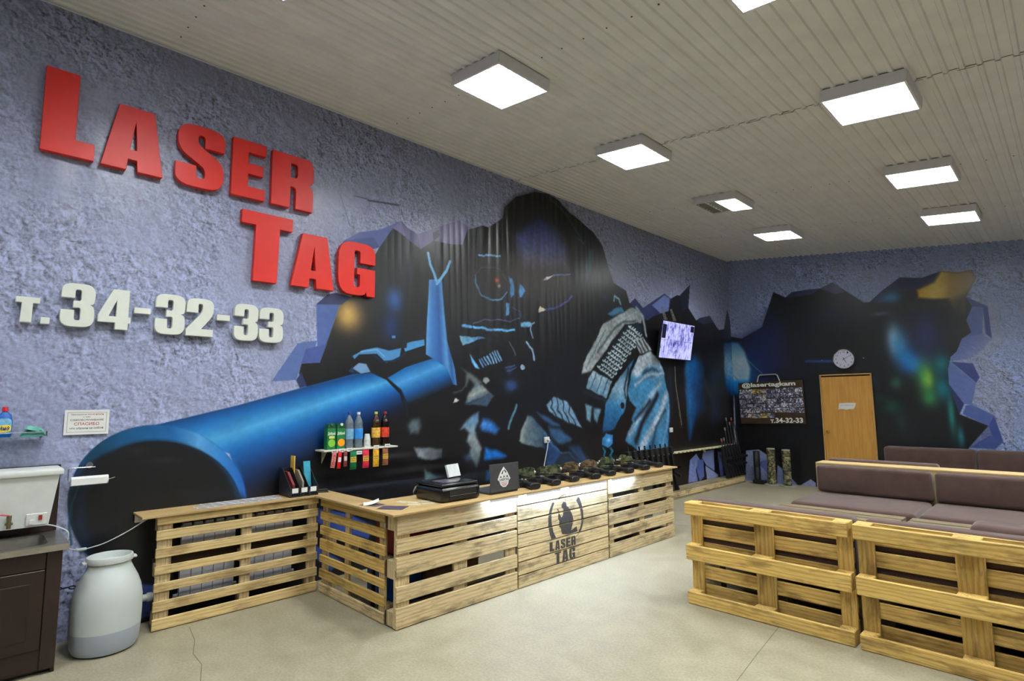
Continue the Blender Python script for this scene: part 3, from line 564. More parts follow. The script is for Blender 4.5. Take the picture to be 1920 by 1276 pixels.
MURAL_BARREL=[
('p',(118,134,190),0.0115,0.4,1,[(9.588,0.551),(9.841,0.649),(9.974,0.522),(9.793,0.36),(9.854,0.141),(9.493,0.15)]),
('p',(128,142,196),0.01,0.4,1,[(10.116,0.67),(10.557,0.682),(10.536,0.274),(10.218,0.403),(10.062,0.554)]),
('p',(146,158,206),0.01,0.4,1,[(10.175,0.406),(10.686,0.188),(10.676,0.097),(10.211,0.124)]),
('p',(84,102,166),0.0097,0.3,1,[(9.891,0.528),(10.102,0.532),(10.113,0.213),(9.936,0.133),(9.832,0.338)]),
('p',(96,112,172),0.0103,0.3,1,[(10.713,0.641),(10.872,0.599),(10.913,0.136),(10.774,0.149)]),
('p',(52,74,142),0.0151,0,1,[(2.401,0.676),(2.757,0.567),(3.054,0.404),(2.996,0.284),(2.593,0.451),(2.405,0.554)]),
('p',(56,78,146),0.0147,0,1,[(2.438,0.331),(2.712,0.133),(2.605,0.057),(2.442,0.21)]),
('p',(110,124,176),0.0174,0.4,1,[(3.062,0.013),(3.716,-0.009),(4.485,-0.034),(5.205,-0.096),(5.202,-0.292),(3.19,-0.274)]),
('p',(60,76,140),0.0119,0.3,1,[(1.055,0.295),(1.148,0.263),(1.167,0.042),(1.07,0.029)]),
('q',[(0,(12,62,116)),(0.08,(18,92,162)),(0.26,(78,164,218)),(0.42,(22,104,178)),(0.62,(10,56,110)),(0.82,(8,24,52)),(1,(15,15,20))],0.005,0,1,[(1.083,1.478),(1.691,1.626),(2.293,1.795),(2.798,1.933),(2.997,1.947),(3.176,1.879),(3.343,1.734),(3.407,1.562),(3.034,1.361),(2.467,1.083),(1.809,0.809),(1.653,1.219)],[(1.083,1.478),(2.997,1.958),(3.421,1.522),(1.846,0.759)]),
('s',(12,26,48),0.0155,0.0124,1,[(3.201,1.914),(3.335,1.814),(3.419,1.665),(3.448,1.515)]),
('q',[(0,(22,96,160)),(0.3,(74,152,210)),(0.6,(22,90,156)),(1,(15,18,28))],0.0071,0,1,[(3.189,1.902),(3.414,2.023),(3.777,2.137),(3.953,2.068),(4.094,1.949),(4.079,1.836),(3.7,1.711),(3.447,1.63),(3.363,1.78)],[(3.188,1.913),(3.845,2.162),(4.095,1.836),(3.447,1.596)]),
('e',(54,130,190),0.35,1.601,1.419,0.169,0.072,0),
('q',[(0,(100,164,220)),(0.25,(62,118,184)),(0.6,(42,84,150)),(0.85,(92,150,206)),(1,(40,80,140))],0.0062,0,1,[(3.717,3.04),(3.898,3.074),(3.942,2.655),(3.982,2.344),(4.094,2.036),(4.127,1.837),(4.071,1.848),(3.984,2.032),(3.777,2.134),(3.681,2.178),(3.689,2.469),(3.711,2.872)],[(3.71,3.064),(3.674,2.153),(4.047,2.035),(3.908,3.094)]),
('s',(122,182,226),0.0172,0.0055,1,[(3.7,3.344),(3.731,3.218),(3.785,3.126),(3.816,3.042)]),
('s',(122,182,226),0.0177,0.0057,1,[(4.018,3.305),(3.963,3.18),(3.885,3.078),(3.824,3.006)]),
('e',(200,210,214),0.8,3.7,3.351,0.015,0.019,0),
('p',(72,132,184),0.0056,0,1,[(2.776,2.113),(2.894,2.18),(3.054,2.217),(3.203,2.192),(3.356,2.23),(3.337,2.136),(3.173,2.06),(3.056,2.15),(2.853,2.133),(2.8,2.082)]),
('p',(74,142,198),0.0059,0,1,[(3.383,2.273),(3.493,2.31),(3.657,2.345),(3.665,2.28),(3.404,2.192)]),
('p',(20,22,30),0.0058,0,1,[(3.227,2.349),(3.286,2.365),(3.301,2.262),(3.383,2.267),(3.389,2.326),(3.43,2.305),(3.424,2.234),(3.249,2.224)]),
('p',(70,130,190),0.0058,0,1,[(3.233,2.355),(3.28,2.359),(3.28,2.33),(3.24,2.327)]),
('s',(120,170,206),0.0059,0.0047,1,[(2.87,2.162),(3.055,2.195),(3.146,2.126)]),
('p',(112,150,190),0.0065,0,1,[(2.779,1.989),(2.849,2.046),(2.934,2.038),(2.985,1.958),(2.875,1.938)]),
('p',(24,50,86),0.0108,0,1,[(2.733,1.955),(2.778,2.01),(2.804,1.936)]),
('s',(20,40,66),0.0092,0.0073,1,[(3.018,2.142),(3.121,2.069),(3.278,2.087),(3.412,2.175)]),
('p',(10,46,78),0.0049,0,1,[(1.81,0.777),(1.807,0.691),(1.792,0.608),(1.765,0.53),(1.726,0.46),(1.677,0.399),(1.619,0.347),(1.554,0.305),(1.483,0.275),(1.407,0.255),(1.329,0.247),(1.249,0.249),(1.169,0.262),(1.091,0.285),(1.015,0.316),(0.943,0.356),(0.876,0.404),(0.814,0.457),(0.758,0.517),(0.709,0.581),(0.668,0.649),(0.634,0.719),(0.608,0.792),(0.591,0.865),(0.582,0.938),(0.581,1.01),(0.59,1.081),(0.607,1.148),(0.633,1.212),(0.667,1.271),(0.71,1.325),(0.76,1.372),(0.817,1.412),(0.881,1.443),(0.951,1.466),(1.026,1.479),(1.105,1.481),(1.186,1.473),(1.268,1.454),(1.35,1.424),(1.43,1.383),(1.507,1.331),(1.578,1.27),(1.642,1.201),(1.697,1.124),(1.743,1.041),(1.778,0.955),(1.8,0.866)]),
('q',[(0,(10,56,84)),(0.2,(14,78,124)),(0.45,(20,90,150)),(0.62,(84,152,208)),(0.8,(44,120,190)),(1,(18,74,150))],0.0063,0,1,[(0.641,1.228),(0.665,1.268),(0.692,1.305),(0.723,1.339),(0.757,1.37),(0.795,1.398),(0.836,1.422),(0.879,1.442),(0.925,1.459),(0.974,1.471),(1.024,1.479),(1.077,1.482),(1.13,1.48),(1.185,1.473),(1.24,1.462),(1.296,1.445),(1.351,1.424),(1.405,1.397),(1.457,1.366),(1.508,1.33),(1.556,1.29),(1.602,1.246),(1.644,1.198),(1.682,1.147),(1.716,1.093),(1.745,1.037),(1.769,0.979),(1.788,0.92),(1.801,0.861),(1.809,0.801),(1.766,0.781),(1.758,0.832),(1.745,0.882),(1.727,0.933),(1.704,0.982),(1.676,1.029),(1.645,1.074),(1.609,1.117),(1.57,1.157),(1.528,1.194),(1.483,1.227),(1.436,1.257),(1.387,1.283),(1.337,1.305),(1.287,1.323),(1.236,1.337),(1.185,1.346),(1.135,1.352),(1.086,1.353),(1.038,1.351),(0.992,1.344),(0.947,1.334),(0.905,1.321),(0.865,1.304),(0.828,1.285),(0.794,1.262),(0.763,1.236),(0.735,1.209),(0.71,1.179),(0.689,1.147)],[(0.762,0.705),(0.711,1.557),(1.815,1.531),(1.856,0.524)]),
('p',(13,13,17),0.0285,0,1,[(1.724,0.758),(1.722,0.676),(1.709,0.598),(1.686,0.525),(1.652,0.458),(1.61,0.4),(1.559,0.35),(1.502,0.31),(1.44,0.28),(1.373,0.261),(1.304,0.252),(1.233,0.253),(1.162,0.264),(1.092,0.284),(1.024,0.313),(0.946,0.354),(0.881,0.399),(0.821,0.45),(0.768,0.507),(0.721,0.568),(0.681,0.633),(0.648,0.701),(0.624,0.77),(0.607,0.84),(0.598,0.91),(0.599,0.971),(0.607,1.031),(0.625,1.089),(0.65,1.142),(0.683,1.192),(0.724,1.237),(0.773,1.276),(0.847,1.307),(0.904,1.333),(0.967,1.351),(1.034,1.36),(1.104,1.361),(1.176,1.352),(1.249,1.335),(1.321,1.308),(1.392,1.272),(1.459,1.227),(1.521,1.175),(1.577,1.115),(1.626,1.05),(1.666,0.98),(1.696,0.907),(1.715,0.832)]),
('p',(12,13,17),0.0367,0,1,[(1.682,0.75),(1.678,0.67),(1.66,0.594),(1.628,0.525),(1.583,0.465),(1.528,0.415),(1.463,0.377),(1.392,0.351),(1.316,0.338),(1.237,0.337),(1.158,0.348),(1.079,0.37),(1.004,0.403),(0.934,0.445),(0.87,0.494),(0.812,0.551),(0.763,0.613),(0.723,0.68),(0.693,0.749),(0.673,0.819),(0.664,0.89),(0.665,0.959),(0.676,1.026),(0.699,1.088),(0.732,1.146),(0.774,1.196),(0.826,1.239),(0.887,1.273),(0.954,1.297),(1.028,1.31),(1.106,1.311),(1.187,1.3),(1.269,1.277),(1.348,1.241),(1.424,1.194),(1.494,1.136),(1.556,1.069),(1.607,0.995),(1.645,0.915),(1.671,0.833)]),
('s',(12,34,62),0.0275,0.031,0.8,[(0.699,1.132),(0.658,0.985),(0.663,0.796),(0.721,0.6)]),
('s',(12,60,80),0.0068,0.0068,0.8,[(0.646,1.08),(0.606,0.935),(0.6,0.788),(0.623,0.655)]),
('e',(52,48,56),0.55,1.178,1.202,0.148,0.029,0),
('e',(44,40,46),0.5,0.977,1.287,0.09,0.041,0),
('p',(15,15,19),0.0693,0,0.9,[(1.711,0.857),(1.843,0.841),(2.26,1.08),(2.914,1.291),(3.422,1.436),(3.431,0.815),(1.804,0.711)]),
('s',(30,100,180),0.0111,0.0178,0.6,[(1.68,1.172),(1.757,1.008),(1.794,0.847)])]
MURAL_BACK=[
('p',(14,14,18),0.0094,0,1,[(-0.175,3.055),(-0.007,2.981),(0.235,2.918),(0.665,3.119),(0.928,3.808),(1.157,3.667),(1.284,3.755),(1.608,3.759),(1.793,3.747),(2.012,3.832),(2.503,3.38),(2.595,3.377),(2.789,3.545),(3.076,3.749),(3.389,3.687),(3.661,3.76),(3.877,3.695),(4.057,3.708),(4.104,3.58),(3.948,3.281),(4.023,3.112),(3.928,2.895),(3.977,2.689),(3.847,2.596),(3.762,2.388),(3.679,2.309),(3.63,2.117),(3.621,1.862),(3.789,1.542),(3.718,1.374),(4.067,1.195),(3.798,0.839),(3.439,-0.555),(-0.456,-1.161)]),
('p',(24,30,66),0.1536,0,0.8,[(0.02,2.967),(0.235,2.918),(0.665,3.119),(0.803,3.467),(1.099,3.214),(1.148,2.356),(0.608,1.952),(0.07,2.192)]),
('e',(26,36,84),0.8,0.536,2.567,0.367,0.658,0),
('e',(30,36,80),0.35,1.966,3.218,0.631,0.303,0),
('e',(14,120,190),0.95,0.157,2.121,0.338,0.379,0),
('q',[(0,(60,120,170)),(0.35,(168,190,200)),(0.7,(150,180,200)),(0.76,(20,130,196)),(1,(14,90,160))],0.0447,0,1,[(-0.055,2.882),(0.151,2.842),(0.276,2.652),(0.377,2.267),(0.326,1.96),(0.156,1.698),(0.025,1.79),(-0.103,1.973)],[(-0.055,2.882),(0.332,2.85),(0.347,1.74),(-0.116,1.747)]),
('s',(96,120,150),0.0087,0.0087,0.8,[(0.354,2.446),(0.477,2.306),(0.61,2.169)]),
('s',(70,90,120),0.0068,0.0079,0.7,[(-0.022,2.196),(0.108,2.056)]),
('p',(14,14,18),0.0336,0,1,[(-0.089,1.803),(0.021,1.723),(-0.083,1.075),(-0.152,1.074)]),
('e',(20,60,100),0.5,-0.013,1.522,0.069,0.223,0),
('p',(38,44,82),0.0084,0,1,[(1.157,3.667),(1.284,3.755),(1.608,3.759),(1.793,3.747),(1.64,3.654),(1.377,3.65)]),
('p',(64,66,102),0.0081,0,1,[(1.793,3.747),(2.012,3.832),(2.208,3.617),(2.046,3.605)]),
('s',(34,70,140),0.0242,0.0291,0.9,[(1.462,2.369),(1.926,2.342)]),
('p',(30,34,66),0.0075,0,1,[(2.595,3.377),(2.789,3.545),(3.076,3.749),(3.389,3.687),(3.661,3.76),(3.551,3.582),(3.225,3.498),(3.05,3.505),(2.774,3.334)]),
('e',(44,112,156),0.9,2.932,3.408,0.174,0.114,0),
('e',(70,96,120),0.6,2.736,3.145,0.178,0.048,0),
('e',(20,26,66),0.95,3.366,2.729,0.338,0.545,0),
('e',(30,50,100),0.4,3.366,2.729,0.147,0.363,0),
('e',(150,184,210),0.95,2.911,2.669,0.126,0.319,0),
('e',(60,140,200),0.85,2.995,2.53,0.155,0.335,0),
('e',(24,116,196),0.9,3.157,2.223,0.211,0.219,0),
('e',(24,120,190),0.7,3.075,2.357,0.107,0.166,0),
('e',(10,104,116),0.9,3.551,2.201,0.156,0.213,0),
('e',(10,104,128),0.9,3.534,1.794,0.142,0.247,0),
('e',(74,146,66),0.95,3.31,1.979,0.147,0.306,0),
('e',(130,170,60),0.7,3.351,1.942,0.066,0.179,0),
('e',(46,124,72),0.9,3.336,1.638,0.131,0.178,0),
('e',(46,100,76),0.8,2.887,1.902,0.101,0.13,0),
('e',(24,74,60),0.8,2.795,1.496,0.158,0.148,0),
('e',(24,60,60),0.6,2.917,1.239,0.093,0.238,0),
('e',(36,124,116),0.95,3.615,1.373,0.056,0.382,0),
('e',(34,112,124),0.95,3.71,1.013,0.055,0.189,0),
('e',(28,50,80),0.5,2.569,1.931,0.082,0.114,0),
('e',(20,60,50),0.5,2.631,1.656,0.097,0.094,0),
('q',[(0,(200,160,70)),(0.35,(226,200,110)),(0.6,(150,126,66)),(1,(110,96,66))],0.0358,0,1,[(3.303,3.495),(3.551,3.582),(3.661,3.76),(3.877,3.695),(4.057,3.708),(4.104,3.58),(3.948,3.281),(3.905,2.986),(3.785,3.045),(3.719,3.278),(3.505,3.308),(3.316,3.353)],[(3.292,3.338),(3.364,3.7),(4.077,3.704),(3.959,3.068)]),
('e',(226,196,110),0.8,3.544,3.44,0.13,0.127,0),
('p',(30,30,34),0.1054,0,0.85,[(3.684,3.012),(3.802,3.266),(3.958,3.315),(3.925,2.896),(3.977,2.689),(3.816,2.554),(3.734,2.561)]),
('p',(34,32,30),0.0636,0,0.7,[(3.144,3.302),(3.731,3.258),(3.789,3.089),(3.135,3.172)]),
('p',(150,160,190),0.0104,0.9,1,[(3.948,3.281),(4.023,3.112),(3.928,2.895),(3.977,2.689),(3.847,2.596),(3.762,2.388),(3.679,2.309),(3.673,2.23),(4.057,2.19),(4.341,2.51),(4.325,3.107)]),
('p',(52,64,118),0.0069,0,1,[(3.948,3.281),(4.207,3.088),(4.217,2.563),(4.146,2.655),(4.147,3.07),(4.023,3.112)]),
('p',(90,106,162),0.0069,0.15,1,[(4.023,3.112),(4.152,3.06),(4.107,2.659),(3.847,2.596),(3.977,2.689),(3.928,2.895)]),
('q',[(0,(92,108,166)),(1,(136,146,190))],0.013,0.5,1,[(3.847,2.596),(4.107,2.659),(4.216,2.554),(4.03,2.346),(3.872,2.218),(3.674,2.238),(3.679,2.309),(3.762,2.388)],[(3.661,2.345),(3.856,2.621),(4.214,2.521),(3.991,2.194)]),
('p',(150,158,190),0.0084,1,1,[(3.639,2.24),(3.951,2.187),(4.019,1.961),(3.886,1.528),(4.143,1.361),(4.225,0.958),(4.338,0.939),(4.425,2.003),(4.064,2.275)]),
('p',(52,62,118),0.0069,0,1,[(3.674,2.234),(3.951,2.187),(4.019,1.961),(3.97,1.877)]),
('p',(98,114,170),0.0069,0.15,1,[(3.659,2.23),(3.97,1.877),(3.886,1.528),(3.789,1.537),(3.621,1.862),(3.63,2.117)]),
('p',(44,52,98),0.0069,0,1,[(3.621,1.862),(3.789,1.542),(3.718,1.374),(3.663,1.642)]),
('p',(80,98,160),0.0068,0.1,1,[(3.81,1.512),(3.886,1.528),(4.143,1.361),(4.066,1.193),(3.759,1.374)]),
('p',(56,70,132),0.0066,0,1,[(4.143,1.361),(4.225,0.958),(4.111,0.962),(4.066,1.193)]),
('p',(62,76,134),0.0125,0,1,[(3.798,0.839),(4.076,1.043),(4.221,0.95),(4.117,0.83)]),
('p',(44,48,84),0.0084,0,0.5,[(3.798,0.839),(4.067,1.195),(4.095,1.035)]),
('p',(136,146,184),0.0107,0.5,1,[(0.195,0.603),(0.457,0.638),(0.67,0.503),(0.638,-0.043),(0.147,-0.058)]),
('p',(88,104,160),0.0084,0.2,1,[(0.41,0.38),(0.667,0.46),(0.648,0.124)]),
('p',(116,128,172),0.0093,0.5,1,[(0.805,0.355),(0.935,0.251),(1.178,-0.022),(0.759,-0.062)]),
('p',(128,136,172),0.009,0.4,1,[(1.178,-0.022),(1.396,0.129),(1.485,0.068),(1.48,-0.022)])]
# ------------------------------------------------------------------ painter for the printed wall vinyl
def paint(U, V, base, layers):
    W, H = len(U), len(V)
    img = np.empty((H, W, 3), np.float32); img[:] = base
    msk = np.ones((H, W), np.float32); brush = np.zeros((H, W), np.float32)
    def win(u0, u1, v0, v1):
        a, b = np.searchsorted(U, (u0, u1)); c, d = np.searchsorted(V, (v0, v1)); return slice(c, d), slice(a, b)
    amp = [0.0, 1.0]
    def grid(s):
        uu, vv = np.meshgrid(U[s[1]], V[s[0]])
        if amp[0]:
            a, b = uu.copy(), vv.copy()
            for f, g, k in ((17, 23, 1.0), (41, 37, .55), (83, 91, .35)):
                uu = uu + amp[0]*k*np.sin(f*b+g*.6*a+k*9); vv = vv + amp[0]*k*np.sin(g*a-f*.5*b+k*4)
        return uu, vv
    def seg(uu, vv, a, b):
        dx, dy = b[0]-a[0], b[1]-a[1]; L = dx*dx+dy*dy+1e-12
        t = np.clip(((uu-a[0])*dx+(vv-a[1])*dy)/L, 0, 1)
        return (uu-a[0]-t*dx)**2 + (vv-a[1]-t*dy)**2
    def poly_alpha(pts, soft):
        soft = soft*1.0; p = np.array(pts); e = soft*amp[1]*2+amp[0]*3; s = win(p[:, 0].min()-e, p[:, 0].max()+e, p[:, 1].min()-e, p[:, 1].max()+e)
        uu, vv = grid(s)
        if uu.size == 0: return s, None, None, None
        d = np.full(uu.shape, 1e9, np.float32); ins = np.zeros(uu.shape, bool)
        for i in range(len(pts)):
            a, b = pts[i-1], pts[i]
            d = np.minimum(d, seg(uu, vv, a, b))
            if a[1] != b[1]:
                c = (vv < a[1]) != (vv < b[1]); ins ^= c & (uu < (b[0]-a[0])*(vv-a[1])/(b[1]-a[1])+a[0])
        d = np.sqrt(d)*np.where(ins, 1, -1)
        x = np.clip(.5 + d/(2*max(soft*amp[1], 1e-4)), 0, 1)
        return s, x*x*(3-2*x), uu, vv
    def blend(s, al, col, m=None):
        img[s] += al[..., None]*(col - img[s])
        brush[s] += al*((1.0 if amp[0] else 0.25) - brush[s])
        if m is not None: msk[s] += al*(m - msk[s])
    for lay in layers:
     amp[0], amp[1], ops = lay
     for o in ops:
        k = o[0]
        if k == 'p':
            s, al, uu, vv = poly_alpha(o[5], o[2])
            if al is not None: blend(s, al*o[4], np.array(o[1], np.float32), o[3])
        elif k == 'q':
            s, al, uu, vv = poly_alpha(o[5], o[2])
            if al is None: continue
            a, b, c, d = o[6]
            def dist(p, q): return np.abs((q[0]-p[0])*(vv-p[1]) - (q[1]-p[1])*(uu-p[0]))/math.hypot(q[0]-p[0], q[1]-p[1])
            d0, d1 = dist(a, b), dist(d, c); t = d0/(d0+d1+1e-9)
            ts = [x[0] for x in o[1]]; cs = np.array([x[1] for x in o[1]], np.float32)
            col = np.stack([np.interp(t, ts, cs[:, i]) for i in range(3)], -1).astype(np.float32)
            blend(s, al*o[4], col, o[3])
        elif k == 's':
            p = np.array(o[5]); e = o[2]+o[3]*amp[1]*2+amp[0]*3
            s = win(p[:, 0].min()-e, p[:, 0].max()+e, p[:, 1].min()-e, p[:, 1].max()+e); uu, vv = grid(s)
            if uu.size == 0: continue
            d = np.full(uu.shape, 1e9)
            for i in range(1, len(o[5])): d = np.minimum(d, seg(uu, vv, o[5][i-1], o[5][i]))
            x = np.clip(.5 + (o[2]-np.sqrt(d))/(2*max(o[3]*amp[1], 1e-4)), 0, 1); blend(s, (x*x*(3-2*x)*o[4]).astype(np.float32), np.array(o[1], np.float32), 0)
        else:
            _, c, a, u, v, ru, rv, hard = o
            s = win(u-ru*2.2, u+ru*2.2, v-rv*2.2, v+rv*2.2); uu, vv = grid(s)
            if uu.size == 0: continue
            q = ((uu-u)/ru)**2 + ((vv-v)/rv)**2
            al = np.exp(-q*1.4) if not hard else np.clip((1.15-q)/.3, 0, 1)
            blend(s, (al*a).astype(np.float32), np.array(c, np.float32))
    # brushy tone variation of the painted (not plastered) part of the print
    uu, vv = np.meshgrid(U, V); t = 0
    for f, g, ph, k in ((9, 5, 0, .5), (21, -17, 1, .4), (47, 33, 2, .3), (13, 61, 3, .3), (90, -70, 5, .22)): t = t + k*np.sin(f*uu+g*vv+ph+1.3*np.sin(g*.7*uu-f*.4*vv))
    img *= (1 + .15*t*brush*(1-msk))[..., None]
    return np.clip(img, 0, 255), msk
def print_material():
    t = NT('printed_vinyl')
    at = t.node('ShaderNodeVertexColor'); at.layer_name = 'print'
    tc = t.node('ShaderNodeTexCoord')
    def fld(off):
        mp = t.node('ShaderNodeMapping'); mp.inputs['Location'].default_value = off; t.link(tc.outputs['Object'], mp.inputs['Vector'])
        big = t.noise(mp.outputs[0], 13, 5, .6, .5); return t.math('ADD', big, t.math('MULTIPLY', t.noise(mp.outputs[0], 46, 3, .5, .3), .4))
    e = t.math('SUBTRACT', fld((0,0,0)), fld((.009,.010,.010)))
    e = t.math('MULTIPLY', e, 3.4)
    patch = t.noise(t.coord(), 1.3, 4)
    e = t.math('MULTIPLY', e, t.math('ADD', t.ramp(patch, [(.38, (.25,.25,.25)), (.66, (1.25,1.25,1.25))]), .1))
    e = t.math('MULTIPLY', e, at.outputs['Alpha'])
    lo = t.noise(t.coord(), .9, 3); lo = t.math('MULTIPLY', t.math('SUBTRACT', lo, .5), .35); lo = t.math('MULTIPLY', lo, at.outputs['Alpha'])
    f = t.math('ADD', t.math('ADD', e, 1.0), lo); f = t.math('MAXIMUM', f, .25); f = t.math('MINIMUM', f, 1.5)
    vm = t.node('ShaderNodeVectorMath', operation='SCALE'); t.link(at.outputs['Color'], vm.inputs[0]); t.link(f, vm.inputs['Scale'])
    t.link(vm.outputs[0], t.b.inputs['Base Color']); t.set(Roughness=.34); t.b.inputs['Specular IOR Level'].default_value = .5
    return t.m
PRINT = print_material()
def srgb_lin(a):
    a = a/255.0; return np.where(a <= .04045, a/12.92, ((a+.055)/1.055)**2.4)
def vinyl(name, U, V, pos, base, ops, parent):
    img, msk = paint(U, V, base, ops)
    H, W = len(V), len(U)
    co = pos(*np.meshgrid(U, V)).reshape(-1, 3).astype(np.float32)
    idx = np.arange(H*W, dtype=np.int32).reshape(H, W)
    q = np.stack([idx[:-1, :-1], idx[:-1, 1:], idx[1:, 1:], idx[1:, :-1]], -1).reshape(-1)
    me = bpy.data.meshes.new(name); nf = (H-1)*(W-1)
    me.vertices.add(H*W); me.vertices.foreach_set('co', co.ravel())
    me.loops.add(nf*4); me.loops.foreach_set('vertex_index', q)
    me.polygons.add(nf); me.polygons.foreach_set('loop_start', np.arange(0, nf*4, 4, dtype=np.int32))
    me.update(calc_edges=True)
    ca = me.color_attributes.new('print', 'FLOAT_COLOR', 'POINT')
    rgba = np.concatenate([srgb_lin(img), msk[..., None]], -1).astype(np.float32)
    ca.data.foreach_set('color', rgba.ravel()); me.shade_smooth()
    return put(name, me, PRINT, parent)
def wnoise(y, z, seed):
    r = np.random.RandomState(seed); s = 0
    for _ in range(7):
        ky, kz, ph = r.uniform(4, 30), r.uniform(-2.5, 2.5), r.uniform(0, 6.28); s = s + np.sin(ky*y+kz*z+ph)/(1+ky*.08)
    return s/3.0
# ------------------------------------------------------------------ room shell
def concrete():
    t = NT('concrete_floor'); v = t.coord()
    f = t.noise(v, .8, 6, .6); g = t.noise(v, 5.5, 6, .65); h = t.noise(v, 60, 3)
    col = t.ramp(f, [(.3, lin((132,123,95))), (.7, lin((155,146,119)))])
    col = t.mix(.35, col, t.ramp(g, [(.3, lin((110,102,78))), (.65, lin((162,155,132)))]))
    col = t.mix(.12, col, t.ramp(h, [(.35, (.1,.1,.09)), (.65, (.6,.6,.55))]))
    st = t.noise(t.coord(off=(3.1, 1.7, 0)), 1.6, 5, .7)
    col = t.mix(t.math('MULTIPLY', t.ramp(st, [(.60, (0,0,0)), (.74, (1,1,1))]), .30), col, lin((112,106,84)))
    t.link(col, t.b.inputs['Base Color'])
    t.link(t.ramp(g, [(.3, (.42,.42,.42)), (.7, (.62,.62,.62))]), t.b.inputs['Roughness']); t.bump(h, .001, .3)
    return t.m
CONCRETE = concrete()
floor = struct(MB().box(-.3, ROOM_X+.3, ROOM_Y0-.3, ROOM_Y1+.3, -.15, 0).obj('floor', CONCRETE))
CRACK = plain('crack_dark', (96,90,74), .9)
def crack(pts, wdt):
    mb = MB()
    for a, b in zip(pts, pts[1:]):
        a, b = Vector((*a, 0)), Vector((*b, 0)); n = Vector((-(b-a).y, (b-a).x, 0)).normalized()*wdt/2
        mb.add([a-n, b-n, b+n, a+n], [(0,1,2,3)])
    return mb.obj('floor_crack', CRACK, floor, (0,0,.0008))
plaster_plain = plain('plain_plaster', (168,170,178), .8, var=.06, scale=5)
wall_left = struct(MB().box(-.3, -.02, ROOM_Y0, ROOM_Y1, -.02, CEIL0+.1).obj('wall_left', plaster_plain))
wall_back = struct(MB().prism([[(-.3, -.02), (ROOM_X, -.02), (ROOM_X, ceil_z(ROOM_X)+.1), (-.3, ceil_z(-.3)+.1)]], (0, ROOM_Y1+.02, 0), X, Z, Y, .25).obj('wall_back', plaster_plain))
struct(MB().box(ROOM_X, ROOM_X+.25, ROOM_Y0, ROOM_Y1, -.02, ceil_z(ROOM_X)+.1).obj('wall_right', plaster_plain))
struct(MB().prism([[(-.3, -.02), (ROOM_X, -.02), (ROOM_X, ceil_z(ROOM_X)+.1), (-.3, ceil_z(-.3)+.1)]], (0, ROOM_Y0-.25, 0), X, Z, Y, .25).obj('wall_front', plaster_plain))
PLASTER_RGB = (152,158,188)
cols = [ROOM_Y0 + i*.06 for i in range(52)]
y = cols[-1]+.06
while y < ROOM_Y1:
    cols.append(y); y += (3.0 + .9*max(y, .3) + .08*y*y)*.00122
cols.append(ROOM_Y1); U = np.array(cols); V = np.arange(0, CEIL0+.007, .0071)
def pos_left(u, v):
    env = np.exp(-((u-5.0)/1.6)**2)*np.clip((v-1.7)/1.0, 0, 1)
    env2 = np.exp(-((u-.45)/.35)**2)*np.clip((v-1.8)/.6, 0, 1)*.5
    fold = (wnoise(u*2.2+np.sin(u*3)*.2, v*.5, 3)*.006 + np.abs(np.sin(u*26+1.5*np.sin(u*7+v*.8)))*.006*np.clip((v-2.3)/.7, 0, 1))*env + np.sin((u-.3)*22+v*2.0)*env2*.006
    hor = wnoise(v*2.4, u*1.0, 9)*np.exp(-((u-3.2)/1.5)**2)*np.exp(-((v-.9)/.5)**2)*.006
    w_ = wnoise(u*.45, v*1.5, 5)*.0035
    x = np.clip(fold+hor+w_ + .006, .0005, .02)
    return np.stack([x, u, np.minimum(v, ceil_z(0))], -1)
vinyl('mural_print', U, V, pos_left, PLASTER_RGB, [(0, 1, MURAL_RIM), (.0055, 1.9, MURAL_SOLDIER), (0, 1, MURAL_BARREL)], wall_left)
U2 = np.concatenate([np.arange(0, 5.2, .0082), np.arange(5.2, ROOM_X+.01, .06)]); V2 = np.arange(0, CEIL0+.01, .0095)
def pos_back(u, v):
    yy = ROOM_Y1 - np.clip(wnoise(u*.6, v*.6, 12)*.003+.004, .0005, .02)
    return np.stack([u, yy, np.minimum(v, CEIL0-np.tan(SLOPE)*u)], -1)
vinyl('mural_print', U2, V2, pos_back, (146,160,200), [(0, 1, MURAL_BACK)], wall_back)
# ---- ceiling of ribbed sheets
ceiling = struct(MB().box(-.35, ROOM_X/math.cos(SLOPE)+.3, ROOM_Y0-.3, ROOM_Y1+.3, .03, .2).obj('ceiling', CEIL_METAL, None, (0, 0, CEIL0), (0, SLOPE, 0)))
def sheet(width, length, pitch=.1):
    pr = []; n = int(round(width/pitch))
    for i in range(n):
        x = i*pitch
        pr += [(x, 0), (x+.055, 0), (x+.063, -.016), (x+.088, -.016), (x+.096, 0)]
    pr.append((n*pitch, 0)); vs = [(x, 0, z) for x, z in pr] + [(x, length, z) for x, z in pr]; k = len(pr)
    me = bpy.data.meshes.new('ceiling_panel'); me.from_pydata(vs, [], [(i, i+k, i+k+1, i+1) for i in range(k-1)]); return me
SEAM = 5.14
for j, (ya, yb) in enumerate(((ROOM_Y0, SEAM-.004), (SEAM+.004, ROOM_Y1))):
    me = sheet(1.1, yb-ya)
    for i in range(9):
        put('ceiling_panel', me, CEIL_METAL, ceiling, (i*1.1-.02, ya, .001*(i % 2)-.002*j))
SCREW = plain('screw_dark', (52,52,48), .5)
mb = MB()
for yy in (-1.0, 1.05, 3.09, 7.4, 9.4):
    for i in range(44):
        xx = .066 + i*.21
        mb.add([(xx+.008*math.cos(a*math.pi/3), yy+.008*math.sin(a*math.pi/3), -.006) for a in range(6)] + [(xx, yy, -.013)], [(k, (k+1) % 6, 6) for k in range(6)])
stuff(mb.obj('screw_rows', SCREW, ceiling))
mb = MB()
